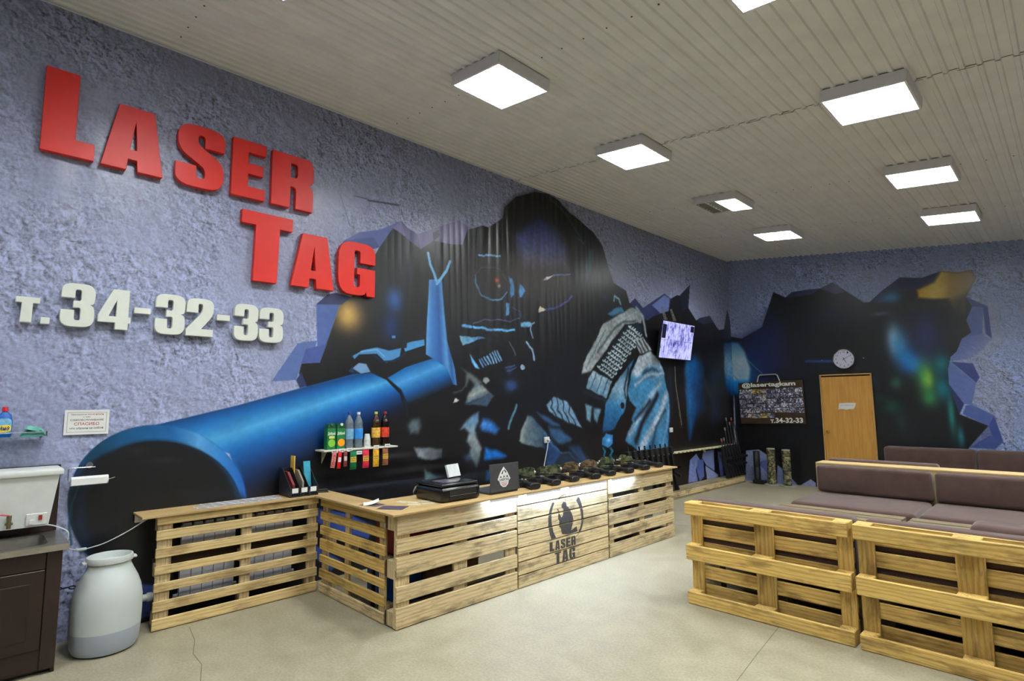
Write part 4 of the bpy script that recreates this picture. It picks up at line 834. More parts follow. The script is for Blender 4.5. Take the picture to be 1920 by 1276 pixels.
for i in range(90):
    xx = i*.105; mb.add([(xx, SEAM-.004, -.0175), (xx+.105, SEAM-.004, -.0175), (xx+.105, SEAM+.004, -.0175), (xx, SEAM+.004, -.0175)] if i % 3 == 0 else [(xx, SEAM-.003, -.001), (xx+.105, SEAM-.003, -.001), (xx+.105, SEAM+.003, -.001), (xx, SEAM+.003, -.001)], [(0,1,2,3)])
stuff(mb.obj('seam_gaps', SCREW, ceiling))
struct(MB().box(.001, .022, ROOM_Y0, ROOM_Y1, -.012, .012).obj('trim_1', WHITE_METAL, None, (0, 0, ceil_z(0)-.012)))
crack([(3.40,4.9),(3.465,4.288),(3.523,3.785),(3.581,3.347),(3.7,2.4)], .004)
crack([(.36,1.314),(.65,1.273),(.876,1.203),(1.085,1.196),(1.315,1.127),(1.7,1.08)], .004)
crack([(.9,6.75),(1.366,6.918),(2.2,7.02)], .004)
# ------------------------------------------------------------------ ceiling lights
LAMP_ON = emit('fluorescent_strip', LAMP_COL, LAMP)
LAMP_OFF = plain('unlit_strip', (120,120,104), .4)
LOUVER = plain('louver_white', (225,226,222), .3, var=.03)
LOUVER_DULL = plain('louver_dull', (150,150,128), .35)  # darker, yellower louver for the half-unlit fixture
S2 = .295
_h = MB()
for a in (-1, 1):
    _h.box(a*S2-.004, a*S2+.004, -S2, S2, -.105, -.008); _h.box(-S2, S2, a*S2-.004, a*S2+.004, -.105, -.008)
_h.box(-S2, S2, -S2, S2, -.035, -.012)
HOUSING = _h.mesh('housing')
FIN_L = MB().prism([[(-.012, 0), (.012, 0), (0, -.047)]], (0, -.285, -.053), X, Z, Y, .57).mesh('divider')
_g = MB()
for k in range(4):
    for j in range(7):
        yy = -.285 + .57*(j+.5)/7
        _g.box(-.285+k*.1425+.012, -.285+(k+1)*.1425-.012, yy-.002, yy+.002, -.100, -.056)
GRILLE = _g.mesh('louver_grille')
_g = MB()
for a in (-1, 1):
    _g.box(a*.288-.006, a*.288+.006, -.29, .29, -.104, -.098); _g.box(-.29, .29, a*.288-.006, a*.288+.006, -.104, -.098)
RIM = _g.mesh('rim')
STRIP = bpy.data.meshes.new('lamp_strip'); STRIP.from_pydata([(-.056,-.27,-.05),(-.056,.27,-.05),(.056,.27,-.05),(.056,-.27,-.05)], [], [(0,1,2,3)])
def light(x, y, label, off=0, first=[]):
    if first and not off:
        t = copy_tree(first[0]); t['label'] = label
    else:
        t = thing('ceiling_light', label, 'light', group='square louvred ceiling lights', rot=(0, SLOPE, 0))
        put('housing', HOUSING, WHITE_METAL, t); put('rim', RIM, WHITE_METAL, t)
        for k in range(4):
            put('lamp_strip', STRIP, LAMP_OFF if k < off else LAMP_ON, t, (-.285+.1425*(k+.5), 0, 0))
        for k in range(3): put('divider', FIN_L, LOUVER, t, (-.1425+.1425*k, 0, 0))
        stuff(put('louver_grille', GRILLE, LOUVER_DULL if off else LOUVER, t))
        if not off: first.append(t)
    t.location = (x, y, ceil_z(x)-.004)
light(1.88, 3.10, 'wholly visible ceiling light nearest the camera along the mural wall')
light(1.88, 1.07, 'ceiling light cut off by the top edge above the red letters')
light(1.90, 5.10, 'second large ceiling light along the mural wall, over the crosswise seam')
light(1.89, 7.35, 'ceiling light with its left half unlit and a duller louver', 2)
light(1.87, 9.38, 'small ceiling light nearest the corner of the two mural walls')
light(4.13, 3.08, 'ceiling light of the right row cut off by the top edge of the photo')
light(4.13, 5.19, 'large bright ceiling light of the right row, on the crosswise seam')
light(4.12, 7.37, 'middle ceiling light of the right row above the door side')
light(4.11, 9.37, 'farthest ceiling light of the right row, nearest the back wall')
for k, (x, y) in enumerate([(4.13, 1.07), (6.38, 3.08), (6.38, 7.37), (6.38, -1.0), (1.88, -1.0), (6.38, 5.19), (6.38, 9.37)]):  # unseen fixtures carrying on the rows, added for more light in the room
    light(x, y, 'added ceiling light out of view, ' + ['above the camera', 'over the middle of the open floor', 'over the far sofas', 'behind the camera to the right', 'behind the camera by the mural wall', 'over the right part of the seats', 'over the right end of the back wall sofa'][k])
# ------------------------------------------------------------------ raised letters on the mural wall
R_ = .34
GLYPH = {
 'L': [[(0,0),(0,1),(.63,1),(.63,.2),(1,.2),(1,0)]],
 'A': [[(0,0),(.23,1),(.81,1),(1,0),(.58,0),(.56,.17),(.42,.17),(.40,0)], [(.44,.33),(.51,.76),(.55,.33)]],
 'S': [[(1,.665),(1,1,.36),(.02,1,.36),(.02,.57,.2),(.60,.32,.1),(.60,.15,.07),(.42,.15,.07),(.42,.345),(0,.345),(0,0,.36),(1,0,.36),(1,.46,.2),(.43,.70,.1),(.43,.85,.07),(.58,.85,.07),(.58,.665)]],
 'E': [[(0,0),(0,1),(1,1),(1,.80),(.48,.80),(.48,.61),(.93,.61),(.93,.42),(.48,.42),(.48,.2),(1,.2),(1,0)]],
 'R': [[(0,0),(0,1),(.6,1,.1),(1,1,R_),(1,.55,.16),(.88,.49),(1,.43,.18),(.99,0),(.57,0),(.57,.40,.08),(.44,.40),(.44,0)], [(.44,.84),(.60,.84,.06),(.60,.58,.06),(.44,.58)]],
 'T': [[(0,1),(1,1),(1,.81),(.74,.81),(.71,0),(.25,0),(.27,.81),(0,.81)]],
 'G': [[(1,.62),(1,1,R_),(0,1,R_),(0,0,R_),(.70,0,.2),(.75,.08),(.78,0),(1,0),(1,.52),(.50,.52),(.50,.40),(.58,.40),(.58,.15,.06),(.42,.15,.06),(.42,.85,.06),(.58,.85,.06),(.58,.62)]],
 'te': [[(0,1),(1,1),(1,.78),(.72,.78),(.70,0),(.22,0),(.26,.78),(0,.78)]],
 'dot': [[(0,0),(0,1),(1,1),(1,0)]], 'dash': [[(0,0),(0,1),(1,1),(1,0)]],
 '3': [[(0,.66),(0,1,R_),(1,1,R_),(1,.55,.2),(.86,.52),(1,.47,.2),(1,0,R_),(0,0,R_),(0,.38),(.40,.38),(.40,.15,.06),(.58,.15,.06),(.58,.44,.06),(.36,.44),(.36,.60),(.58,.60,.06),(.58,.86,.06),(.40,.86,.06),(.40,.66)]],
 '2': [[(0,.62),(0,1,R_),(1,1,R_),(1,.58,.2),(.55,.19),(1,.19),(1,0),(0,0),(0,.16),(.55,.62,.1),(.58,.70),(.58,.86,.06),(.42,.86,.06),(.42,.62)]],
 '4': [[(.52,0),(.52,.17),(0,.17),(0,.33),(.42,1),(.92,1),(.92,.32),(1,.32),(1,.17),(.92,.17),(.92,0)], [(.54,.32),(.54,.72),(.32,.32)]]}
def letter(key, y0, y1, z0, z1, mat, depth, name, label, grp):
    loops = fit([round_poly(l) for l in GLYPH[key]], 0, y1-y0, 0, z1-z0)
    bm_ = MB().prism(loops, (0, 0, 0), Y, Z, X, depth)
    o = bm_.obj(name, mat, None, (.02, y0, z0)); tag(o, label, 'letter', grp)
    bv = o.modifiers.new('edge', 'BEVEL'); bv.width = .003; bv.segments = 1; bv.limit_method = 'ANGLE'
for k, y0, y1, z0, z1, lb in [('L',.261,.573,3.465,4.100,'large red capital L, first letter on the wall'),('A',.614,1.024,3.462,3.979,'red letter A beside the large L'),('S',1.108,1.479,3.455,3.992,'red letter S in the upper word'),
        ('E',1.542,1.831,3.470,3.995,'red letter E in the upper word'),('R',1.887,2.287,3.470,3.985,'red letter R ending the upper word'),('T',1.643,2.100,2.728,3.359,'large red capital T starting the lower word'),
        ('A',2.098,2.524,2.734,3.254,'red letter A in the lower word'),('G',2.566,2.978,2.728,3.271,'red letter G partly over the dark mural hole')]:
    letter(k, y0, y1, z0, z1, RED, .055, 'red_letter', lb, 'raised red letters')
for k, y0, y1, z0, z1, lb in [('te',.207,.337,2.213,2.391,'small white letter at the left end of the phone number'),('dot',.346,.396,2.211,2.258,'white dot before the phone number'),('3',.450,.648,2.207,2.524,'white numeral three opening the phone number'),
        ('4',.669,.876,2.207,2.513,'white numeral four in the phone number'),('dash',.895,1.003,2.344,2.390,'white dash following the numeral four'),('3',1.035,1.244,2.197,2.520,'white numeral three between first dash and numeral two'),('2',1.254,1.458,2.200,2.513,'white curved numeral two beside the second dash'),
        ('dash',1.484,1.587,2.346,2.396,'second white dash, right of the numeral two'),('3',1.623,1.823,2.189,2.510,'white numeral three, last but one in the phone number'),('3',1.834,2.047,2.186,2.501,'white numeral three at the right end of the phone number')]:
    letter(k, y0, y1, z0, z1, LETTER_WHITE, .045, 'white_character', lb, 'raised white phone number')
STENCIL_DATA = [[(4.078,0.683),(4.056,0.681),(4.019,0.622),(3.997,0.55),(3.997,0.471),(4.013,0.405),(4.038,0.349),(4.105,0.353),(4.068,0.408),(4.05,0.468),(4.043,0.515),(4.044,0.59),(4.064,0.639),(4.087,0.671)],[(4.447,0.691),(4.412,0.659),(4.45,0.611),(4.477,0.553),(4.49,0.496),(4.488,0.436),(4.466,0.385),(4.44,0.356),(4.47,0.348),(4.506,0.396),(4.524,0.461),(4.522,0.535),(4.499,0.611),(4.472,0.67)],[(4.192,0.645),(4.22,0.671),(4.258,0.66),(4.266,0.624),(4.294,0.608),(4.331,0.561),(4.358,0.515),(4.366,0.478),(4.345,0.422),(4.325,0.383),(4.364,0.395),(4.413,0.411),(4.426,0.361),(4.362,0.356),(4.286,0.354),(4.211,0.367),(4.188,0.376),(4.176,0.425),(4.149,0.452),(4.155,0.498),(4.137,0.524),(4.144,0.576),(4.126,0.613),(4.14,0.617),(4.161,0.561),(4.188,0.528),(4.212,0.548),(4.218,0.601),(4.191,0.622)],[(4.253,0.742),(4.258,0.741),(4.256,0.67),(4.25,0.67)],[(4.147,0.713),(4.194,0.732),(4.255,0.741),(4.255,0.737),(4.199,0.728),(4.152,0.708)],[(4.382,0.507),(4.486,0.51),(4.485,0.506),(4.382,0.503)],[(4.047,0.506),(4.128,0.511),(4.128,0.507),(4.047,0.502)],[(4.4,0.317),(4.455,0.344),(4.454,0.337),(4.409,0.313)]]
# ------------------------------------------------------------------ pallet counter
WPY, WPX, WPZ = wood('pale','y'), wood('pale','x'), wood('pale','z')
WBY, WBX, WBZ = wood('brown','y'), wood('brown','x'), wood('brown','z')
WTY, WTX = wood('top','y'), wood('top','x')
NAIL = plain('nail', (60,56,50), .5, .6)
# narrow left panel along the wall
t = thing('pallet_panel', 'pale pallet panel with seven spaced slats in front of the radiators', 'panel', (.27, 1.71, 0))
for z0, z1 in ((.752,.810),(.641,.711),(.515,.582),(.396,.456),(.272,.335),(.135,.206),(.005,.084)):
    plank('slat', t, WPY, -.01, .01, -.623, .622, z0, z1)
for ya, yb in ((-.613,-.515),(-.02,.06),(.535,.618)):
    plank('upright', t, WBZ, -.034, -.0105, ya, yb, .005, .805)
    for z0 in (.03, .37, .70): plank('block', t, WBZ, -.10, -.0345, ya, yb, z0, z0+.095)
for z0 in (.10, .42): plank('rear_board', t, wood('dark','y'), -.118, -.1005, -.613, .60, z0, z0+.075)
# short cross panel
t = thing('pallet_panel', 'short pallet panel turned across, joining the two counter fronts', 'panel', (.84, 2.35, 0))
for z0, z1 in ((.732,.808),(.617,.686),(.49,.565),(.363,.454),(.254,.317),(.124,.198),(.003,.081)):
    plank('slat', t, WBX if z0 < .1 else wood('honey','x'), -.54, .52, -.01, .01, z0, z1)
for xa, xb in ((-.53,-.44),(-.12,-.05),(.42,.50)):
    plank('upright', t, WBZ, xa, xb, .0105, .034, .005, .805)
    for z0 in (.03, .37, .70): plank('block', t, WBZ, xa, xb, .0345, .10, z0, z0+.095)
# three panels of the long front
def front_panel(label, y0, y1, rows, ups, blocks=True, mat=WBY):
    t = thing('pallet_panel', label, 'panel', (1.52, (y0+y1)/2, 0)); c = (y0+y1)/2; out = []
    for z0, z1 in rows: out.append(plank('slat', t, mat, -.011, .011, y0-c, y1-c, z0, z1))
    for ya, yb in ups:
        plank('upright', t, WBZ, -.036, -.0115, ya-c, yb-c, .005, .80)
        for z0, z1 in ((.01,.115),(.345,.475),(.69,.80)): plank('block', t, WBZ, -.125, -.0365, ya-c, yb-c, z0, z1)
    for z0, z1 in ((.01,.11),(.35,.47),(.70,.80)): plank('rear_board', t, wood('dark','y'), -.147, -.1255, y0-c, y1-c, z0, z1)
    return t, out, c
front_panel('counter front panel at the outer corner with five wide brown boards', 2.342, 3.585, ((.662,.806),(.530,.634),(.366,.507),(.189,.300),(.006,.152)), ((2.345,2.47),(2.89,3.03),(3.46,3.58)))
pan2, slats2, c2 = front_panel('counter front panel with the black stencilled emblem, boards set close together', 3.600, 4.935, ((.712,.806),(.584,.702),(.470,.573),(.350,.459),(.229,.340),(.115,.219),(.004,.105)), ((3.605,3.72),(4.2,4.33),(4.81,4.93)))
front_panel('counter front panel at the far end nearest the gun rack', 4.962, 6.290, ((.652,.804),(.488,.606),(.330,.447),(.178,.290),(.004,.136)), ((4.968,5.07),(5.56,5.67),(6.17,6.285)))
# stencil, cut board by board
def stencil():
    bm = bmesh.new(); mb = MB(); o, u, v = Vector((1.5318, 0, 0)), Y, Z
    PX = lambda q: q
    arcs = STENCIL
    for l in arcs: mb.prism([l], (1.5318, 0, 0), Y, Z, X, 0)
    def word(w_, y0, y1, z0, z1):
        k = (y1-y0)/len(w_)
        for q, ch in enumerate(w_): mb.prism(fit([round_poly(l, 3) for l in GLYPH[ch]], y0+k*(q+.06), y0+k*(q+.92), z0, z1), (1.5318, 0, 0), Y, Z, X, 0)
    word('LASER', 4.005, 4.40, .238, .325); word('TAG', 4.075, 4.39, .117, .222)
    return mb
STENCIL = STENCIL_DATA
mb = stencil(); base = mb.mesh('stencil', fix=False)
INK = plain('stencil_ink', (62,58,54), .8, var=.25, scale=40)
for sl, (z0, z1) in zip(slats2, ((.712,.806),(.584,.702),(.470,.573),(.350,.459),(.229,.340),(.115,.219),(.004,.105))):
    bm = bmesh.new(); bm.from_mesh(base)
    for zc, nrm in ((z1, (0,0,1)), (z0, (0,0,-1))):
        bmesh.ops.bisect_plane(bm, geom=bm.verts[:]+bm.edges[:]+bm.faces[:], plane_co=(0,0,zc), plane_no=nrm, clear_outer=True)
    if bm.faces:
        me = bpy.data.meshes.new('stencil_mark'); c = Vector((1.52, c2, (z0+z1)/2))
        for vtx in bm.verts: vtx.co -= c
        bm.to_mesh(me); put('stencil_mark', me, INK, sl)
    bm.free()
# worktops
t = tag(MB().box(.952, 1.58, 2.275, 6.33, .812, .830, .003).obj('counter_top', WTY), 'long brown counter top carrying the printer, laptop and guns', 'counter top')
t = tag(MB().box(.318, .950, 2.275, 2.50, .812, .830, .003).obj('counter_top', WTX), 'short counter top over the cross panel beside the letter tray', 'counter top')
t = thing('narrow_counter_top', 'narrow wooden ledge above the pale slatted panel, strewn with cards', 'counter top', (0, 0, 0))
MB().box(.012, .314, .982, 2.50, .812, .830, .003).obj('board', WTY, t)
br = MB().box(.03, .034, .99, 1.05, .752, .811).box(.03, .09, .99, 1.05, .807, .811)
for zz in (.772, .79): br.cyl((.034,1.02,zz), (.037,1.02,zz), .006)
br.obj('bracket', STEEL, t)
# LED strips under the overhang
LEDM = emit('led_strip', (.46, .64, 1.0), LED)
ledbody = plain('led_profile', (220,222,226), .4)
for k, (a, b) in enumerate(((3.22,3.56),(3.66,4.13),(4.25,4.86),(4.95,5.40))):
    t = thing('led_strip', 'glowing white LED strip under the counter edge, ' + ['nearest the outer corner', 'under the laptop', 'above the emblem', 'nearest the far end'][k], 'lamp', (0, 0, 0), group='LED strips under the counter edge')
    MB().box(1.558, 1.574, a, b, .8085, .8118).box(1.5745, 1.578, a, b, .794, .8118).obj('profile', ledbody, t); MB().box(1.560, 1.574, a+.005, b-.005, .797, .8084).obj('diode_strip', LEDM, t)
# radiators behind the pale panel
RADM = plain('radiator_white', (206,208,218), .4, var=.03)
def radiator(y0, n, label):
    t = thing('radiator', label, 'radiator', (.075, y0, .14)); p = .08
    sec = MB().box(.0, .045, .004, p-.004, .0, .56, .008).box(.046, .052, .002, p-.002, .02, .545, .002).box(-.03, .0, .03, p-.03, .02, .54).mesh('section')
    for i in range(n): put('section', sec, RADM, t, (0, i*p, 0))
    MB().cyl((.02, -.03, .53), (.02, n*p+.03, .53), .014, n=10).cyl((.02, -.03, .03), (.02, n*p+.03, .03), .014, n=10).obj('pipe', RADM, t)
    gr = MB()
    for i in range(n): gr.box(.005, .05, i*p+.012, i*p+.068, .561, .572)
    gr.obj('top_grille', RADM, t)
radiator(1.29, 5, 'white sectional radiator behind the left half of the pale panel'); radiator(1.77, 5, 'white sectional radiator behind the right half of the pale panel')
# goods stored behind the counter
def crate(name, label, cat, x0, x1, y0, y1, z0, z1, mat, lidmat=None):
    t = thing(name, label, cat, ((x0+x1)/2, (y0+y1)/2, z0)); hx, hy, h = (x1-x0)/2, (y1-y0)/2, z1-z0
    MB().box(-hx, hx, -hy, hy, 0, h*.86, .006).obj('body', mat, t); MB().box(-hx-.006, hx+.006, -hy-.006, hy+.006, h*.861, h, .004).obj('lid', lidmat or mat, t)
CARD = plain('cardboard', (128,98,70), .85); DGREY = plain('dark_grey_box', (62,58,66), .6); GREYP = plain('grey_plastic', (110,104,112), .6)
crate('storage_box', 'shiny blue storage box behind the cross panel', 'box', .74, 1.20, 2.56, 2.80, 0, .43, plain('blue_foil', (20,84,170), .25, .3))
crate('storage_box', 'red storage box seen through the top gap of the corner panel', 'box', 1.0, 1.34, 2.48, 2.78, .46, .72, plain('red_box', (150,30,36), .5))
crate('storage_box', 'grey plastic box in the middle gaps of the corner panel', 'box', 1.0, 1.34, 2.84, 3.36, .459, .73, GREYP)
crate('cardboard_box', 'brown cardboard box low behind the corner panel', 'box', 1.0, 1.34, 2.84, 3.30, 0, .34, CARD)
crate('storage_box', 'dark grey box behind the far end of the counter', 'box', 1.0, 1.34, 5.05, 5.6, 0, .42, DGREY)
crate('storage_box', 'pale plastic tub behind the far end of the counter', 'box', 1.02, 1.34, 5.72, 6.12, 0, .62, WHITE_PL)
t = thing('storage_shelf', 'dark board shelf inside the counter behind its corner panel', 'shelf', (0, 0, 0))
MB().box(.96, 1.365, 2.462, 3.5, .436, .4575).obj('shelf_board', DARKWOOD, t)
for yy in (2.475, 3.47): MB().box(.97, 1.0, yy-.01, yy+.01, 0, .4355).obj('support', DARKWOOD, t)
# ------------------------------------------------------------------ washing corner on the left
DKW = plain('stained_wood', (38,22,17), .38, var=.3, scale=6)
t = thing('sink_cabinet', 'dark stained wooden cabinet under the steel sink', 'cabinet', (.30, .12, 0))
MB().box(-.285, .222, -.40, .38, .03, .60).box(-.26, .18, -.38, .37, 0, .0295).obj('body', DKW, t); MB().box(-.285, .222, .381, .40, .0, .735, .002).obj('side_panel', DKW, t)
d = MB().box(.2225, .240, -.40, .318, .155, .625, .003).obj('door', DKW, t)
MB().box(.2405, .2435, -.33, .25, .225, .555, .001).obj('door_panel', DKW, d)
MB().box(.2225, .236, .322, .398, .03, .73, .002).obj('corner_stile', DKW, t); MB().box(.2225, .236, -.40, .318, .63, .73, .002).obj('rail', DKW, t)
t = thing('sink', 'stainless steel sink top with a long basin on the dark cabinet', 'sink', (.30, .12, .7355))
mb = MB(); o_ = [(-.29,-.42),(.265,-.42),(.265,.425),(-.29,.425)]; i_ = round_poly([(-.2,-.36,.08),(.2,-.36,.08),(.2,.33,.08),(-.2,.33,.08)], 4)
mb.prism([o_, i_], (0,0,.032), X, Y, Z, .004)
mb.box(.262, .266, -.42, .425, 0, .033).box(-.29, .265, .422, .426, 0, .033)
mb.obj('rim', STEEL, t)
mb = MB(); n = len(i_); vs = [(p[0], p[1], .033) for p in i_] + [(p[0]*.86, p[1]*.9, -.115) for p in i_]
mb.add(vs, [(k, (k+1) % n, n+(k+1) % n, n+k) for k in range(n)] + [tuple(range(n, 2*n))]); mb.obj('basin', STEEL, t, smooth=True)
t = tag(MB().box(.022, .034, -.3, .527, .775, 1.226, .002).obj('splash_board', DKW), 'dark board on the wall behind the water tank', 'board')
# water tank with tap
t = thing('water_tank', 'white plastic wash water tank with tap and heater switch', 'water tank', (.205, .12, .86))
def hexa(mb, b, tp):
    return mb.add([(b[0],b[2],b[4]),(b[1],b[2],b[4]),(b[1],b[3],b[4]),(b[0],b[3],b[4]),(tp[0],tp[2],tp[4]),(tp[1],tp[2],tp[4]),(tp[1],tp[3],tp[4]),(tp[0],tp[3],tp[4])], [(0,3,2,1),(4,5,6,7),(0,1,5,4),(1,2,6,5),(2,3,7,6),(3,0,4,7)])
hexa(MB(), (-.13,.11,-.33,.335,.0), (-.15,.15,-.38,.372,.33)).obj('body', WHITE_PL, t)
lid = MB().rbox(-.165, .165, -.40, .392, .325, .362, .008, 2).obj('lid', WHITE_PL, t, smooth=True)
pnl = MB().box(.118, .124, .22, .325, .022, .098, .003).obj('switch_panel', WHITE_PL, t, (.0, 0, .0), (0, RAD(5), 0))
MB().box(.1245, .130, .282, .30, .055, .085).obj('red_switch', plain('switch_red', (150,30,34), .4), pnl); MB().cyl((.1245,.25,.045), (.134,.25,.045), .014).obj('dial', WHITE_PL, pnl)
tp = MB().cyl((.12,.137,.075), (.165,.137,.07), .012).cyl((.165,.137,.095), (.165,.137,.015), .013, .011).cyl((.165,.137,.05), (.165,.137,.038), .02).obj('tap', plain('tap_metal', (140,130,104), .3, .85), t, smooth=True)
MB().tube([(.165,.137,.095),(.168,.10,.105),(.166,.03,.11)], .005).obj('lever', plain('lever_pink', (190,70,84), .5), tp)
# tank cable with in-line switch running to the counter
cab = thing('power_cable', 'white power cable looping from the tank to the narrow counter', 'cable', (0, 0, 0))
def catenary(pts, n=10):
    out = []; P = [Vector(p) for p in pts]; P = [P[0]*2-P[1]] + P + [P[-1]*2-P[-2]]
    for i in range(1, len(P)-2):
        for k in range(n):
            q = k/n; a, b, c, d_ = P[i-1], P[i], P[i+1], P[i+2]
            out.append(.5*((2*b)+(-a+c)*q+(2*a-5*b+4*c-d_)*q*q+(-a+3*b-3*c+d_)*q**3))
    return out + [P[-2]]
MB().tube(catenary([(.27,.45,.858),(.28,.50,.84),(.32,.56,.80),(.28,.562,.72),(.12,.575,.66),(.09,.64,.628)]), .004).obj('cord', CABLE, cab, smooth=True)
MB().rbox(.078, .10, .64, .70, .618, .636, .005, 2).obj('inline_switch', CABLE, cab, smooth=True)
MB().tube(catenary([(.09,.70,.626),(.10,.80,.648),(.12,.93,.71),(.16,1.03,.78),(.19,1.07,.808)]), .004).obj('cord', CABLE, cab, smooth=True)
# glass shelf, detergent, cloth
GLASS = plain('shelf_glass', (190,214,214), .05, var=.02, Transmission_Weight=.85, IOR=1.3)
t = thing('glass_shelf', 'small glass wall shelf above the water tank', 'shelf', (0, 0, 0))
MB().box(.024, .135, -.2, .432, 1.426, 1.432).obj('pane', GLASS, t)
MB().tube([(.03,.425,1.462),(.13,.425,1.462),(.13,-.1,1.462)], .003).obj('guard_rail', CHROME, t)
MB().cyl((.13,.425,1.433), (.13,.425,1.466), .006).cyl((.026,.40,1.41), (.07,.40,1.424), .008).obj('bracket', CHROME, t)
t = thing('detergent_bottle', 'blue detergent bottle with red cap on the glass shelf', 'bottle', (.078, .205, 1.4325))
BLUEB = plain('detergent_blue', (24,92,176), .35)
MB().lathe([(.036,0),(.040,.01),(.041,.10),(.034,.145),(.015,.165),(.013,.172)], 20, sx=.62, sy=1.05).obj('body', BLUEB, t, smooth=True)
MB().cyl((0,0,.172), (0,0,.20), .017, .014, 16).obj('cap', plain('cap_red', (190,26,34), .4), t)
lb = MB().prism([round_poly([(-.036,.02,.01),(.036,.02,.01),(.038,.125,.03),(-.038,.125,.03)])], (.0262,0,0), Y, Z, X, .0012).obj('label', plain('label_sky', (120,176,214), .5, var=.3, scale=60), t)
MB().prism([round_poly([(-.034,.03,.02),(.036,.036,.02),(.038,.085,.03),(-.03,.075,.02)])], (.0276,0,0), Y, Z, X, .0008).obj('splash', plain('label_yellow', (232,206,60), .5), lb)
text(MB(), 'Миф', (.0290,-.032,.038), Y, Z, .064, .034, .03).obj('lettering', plain('label_blue', (24,44,110), .5), lb)
t = thing('cleaning_cloth', 'folded green cleaning cloth on the glass shelf', 'cloth', (.08, .355, 1.4325))
GREENC = fabric('green_cloth', (64,124,112))
def lump(seed, lx, ly, h, n=14, top=1.0):
    r = random.Random(seed); g = []; fs = []
    for i in range(n+1):
        for j in range(n+1):
            a, b = i/n*2-1, j/n*2-1; e = max(0, 1-abs(a)**3)*max(0, 1-abs(b)**3)
            g.append((a*lx, b*ly, h*e**.6*(.8+.25*math.sin(a*4+seed)*math.cos(b*5))))
    for i in range(n):
        for j in range(n): k = i*(n+1)+j; fs.append((k, k+1, k+n+2, k+n+1))
    return MB().add(g, fs)
lump(2, .045, .068, .052).obj('folded_layer', GREENC, t, smooth=True); lump(5, .036, .056, .034).obj('top_layer', fabric('green_cloth_light', (96,166,148)), t, (.004,.006,.034), (RAD(-14),0,.3), smooth=True)
# paper sign
t = thing('paper_sign', 'white self-service notice in a frame of thin lines beside the glass shelf', 'sign', (.021, .526, 1.428))
MB().box(0, .0012, 0, .263, 0, .178).obj('sheet', PAPER, t)
fr = MB()
for a, b, c, d_ in ((.016,.018,.018,.160),(.245,.247,.018,.160),(.016,.247,.018,.020),(.016,.247,.158,.160)): fr.add([(0,a,c),(0,b,c),(0,b,d_),(0,a,d_)], [(0,1,2,3)])
fr.obj('border', PRINT_GREY, t, (.0016,0,0))
for s_, z0, h_, y0, w_, m_ in (('Уважаемые',.140,.010,.035,.092,PRINT_GREY),('посетители',.140,.010,.133,.095,PRINT_RED),('у нас',.121,.009,.107,.045,PRINT_GREY),('САМООБСЛУЖИВАНИЕ',.098,.014,.034,.196,PRINT_BLACK),('СПАСИБО',.066,.022,.058,.146,PRINT_RED),('что убрали за собой',.036,.018,.032,.198,PRINT_BLACK)):
    text(MB(), s_, (.0017, y0, z0), Y, Z, w_, h_, .012).obj('lettering', m_, t)
# paper towel holder
t = thing('towel_holder', 'chrome wall holder with a white paper towel roll', 'towel holder', (.022, .69, 1.205))
MB().cyl((0,0,0), (.012,0,0), .026, .022, 20).cyl((.012,0,-.005), (.05,0,-.008), .007).obj('mount', CHROME, t, smooth=True)
MB().tube([(.05,.03,-.01),(.05,-.115,-.01),(.052,-.125,-.02),(.058,-.125,-.09),(.058,-.118,-.103),(.058,.12,-.103),(.058,.15,-.094)], .0035).obj('rod', CHROME, t, smooth=True)
rl = MB().cyl((.058,-.108,-.103), (.058,.108,-.103), .032, n=28).obj('paper_roll', PAPER, t, smooth=True)
MB().box(.0885, .0902, -.107, .10, -.128, -.085).obj('loose_sheet', PAPER, rl)
# plastic drum
t = thing('plastic_drum', 'squat white plastic drum partly filled with water', 'drum', (.345, .80, 0))
prof = [(.15,0),(.178,.012),(.196,.05),(.202,.15)]
TR = plain('drum_plastic', (192,198,196), .4, var=.03, scale=5, Subsurface_Weight=.15)
TW = plain('drum_plastic_water', (164,173,184), .35, var=.03, scale=5, Subsurface_Weight=.1)
MB().lathe([(0,0)]+prof, 40).obj('water_filled_base', TW, t, smooth=True)
MB().lathe([(.202,.1502),(.204,.24),(.202,.33),(.19,.40),(.168,.46),(.14,.515),(.126,.545),(.122,.57)], 40).obj('body', TR, t, smooth=True)
MB().lathe([(.122,.5705),(.134,.574),(.137,.598),(.132,.612),(.124,.614),(.118,.60),(.116,.5)], 40).obj('neck', TR, t, smooth=True)
for a in (0, 1):
    MB().rbox(-.03, .03, -.155 if a == 0 else .118, -.118 if a == 0 else .155, .573, .589, .006, 2).obj('lug', TR, t, smooth=True)
# chain and pipe behind the drum
t = thing('chain', 'black chain strung along the wall behind the drum', 'chain', (.06, .56, .38))
CH = plain('chain_black', (26,26,28), .35, .5)
lk = MB().tube([(.0,.012+.02*math.cos(a*.6283),.010*math.sin(a*.6283)) for a in range(11)], .0045, 6).mesh('link', True)
for k in range(10): put('link', lk, CH, t, (.0, .04*k-.012, -.02*math.sin(math.pi*min(1,k/9))+.004*k*.5), (0 if k % 2 else RAD(90), 0, 0) if False else (RAD(-6), RAD(80*(k % 2)), 0))
t = thing('drain_pipe', 'short white drain pipe low on the wall beside the pale panel', 'pipe', (.08, 1.02, .20))
MB().cyl((0,-.04,0), (0,.15,0), .025, n=18).obj('pipe', WHITE_PL, t, smooth=True); MB().cyl((0,.07,0), (0,.10,0), .032, n=18).obj('coupling', WHITE_PL, t, smooth=True)
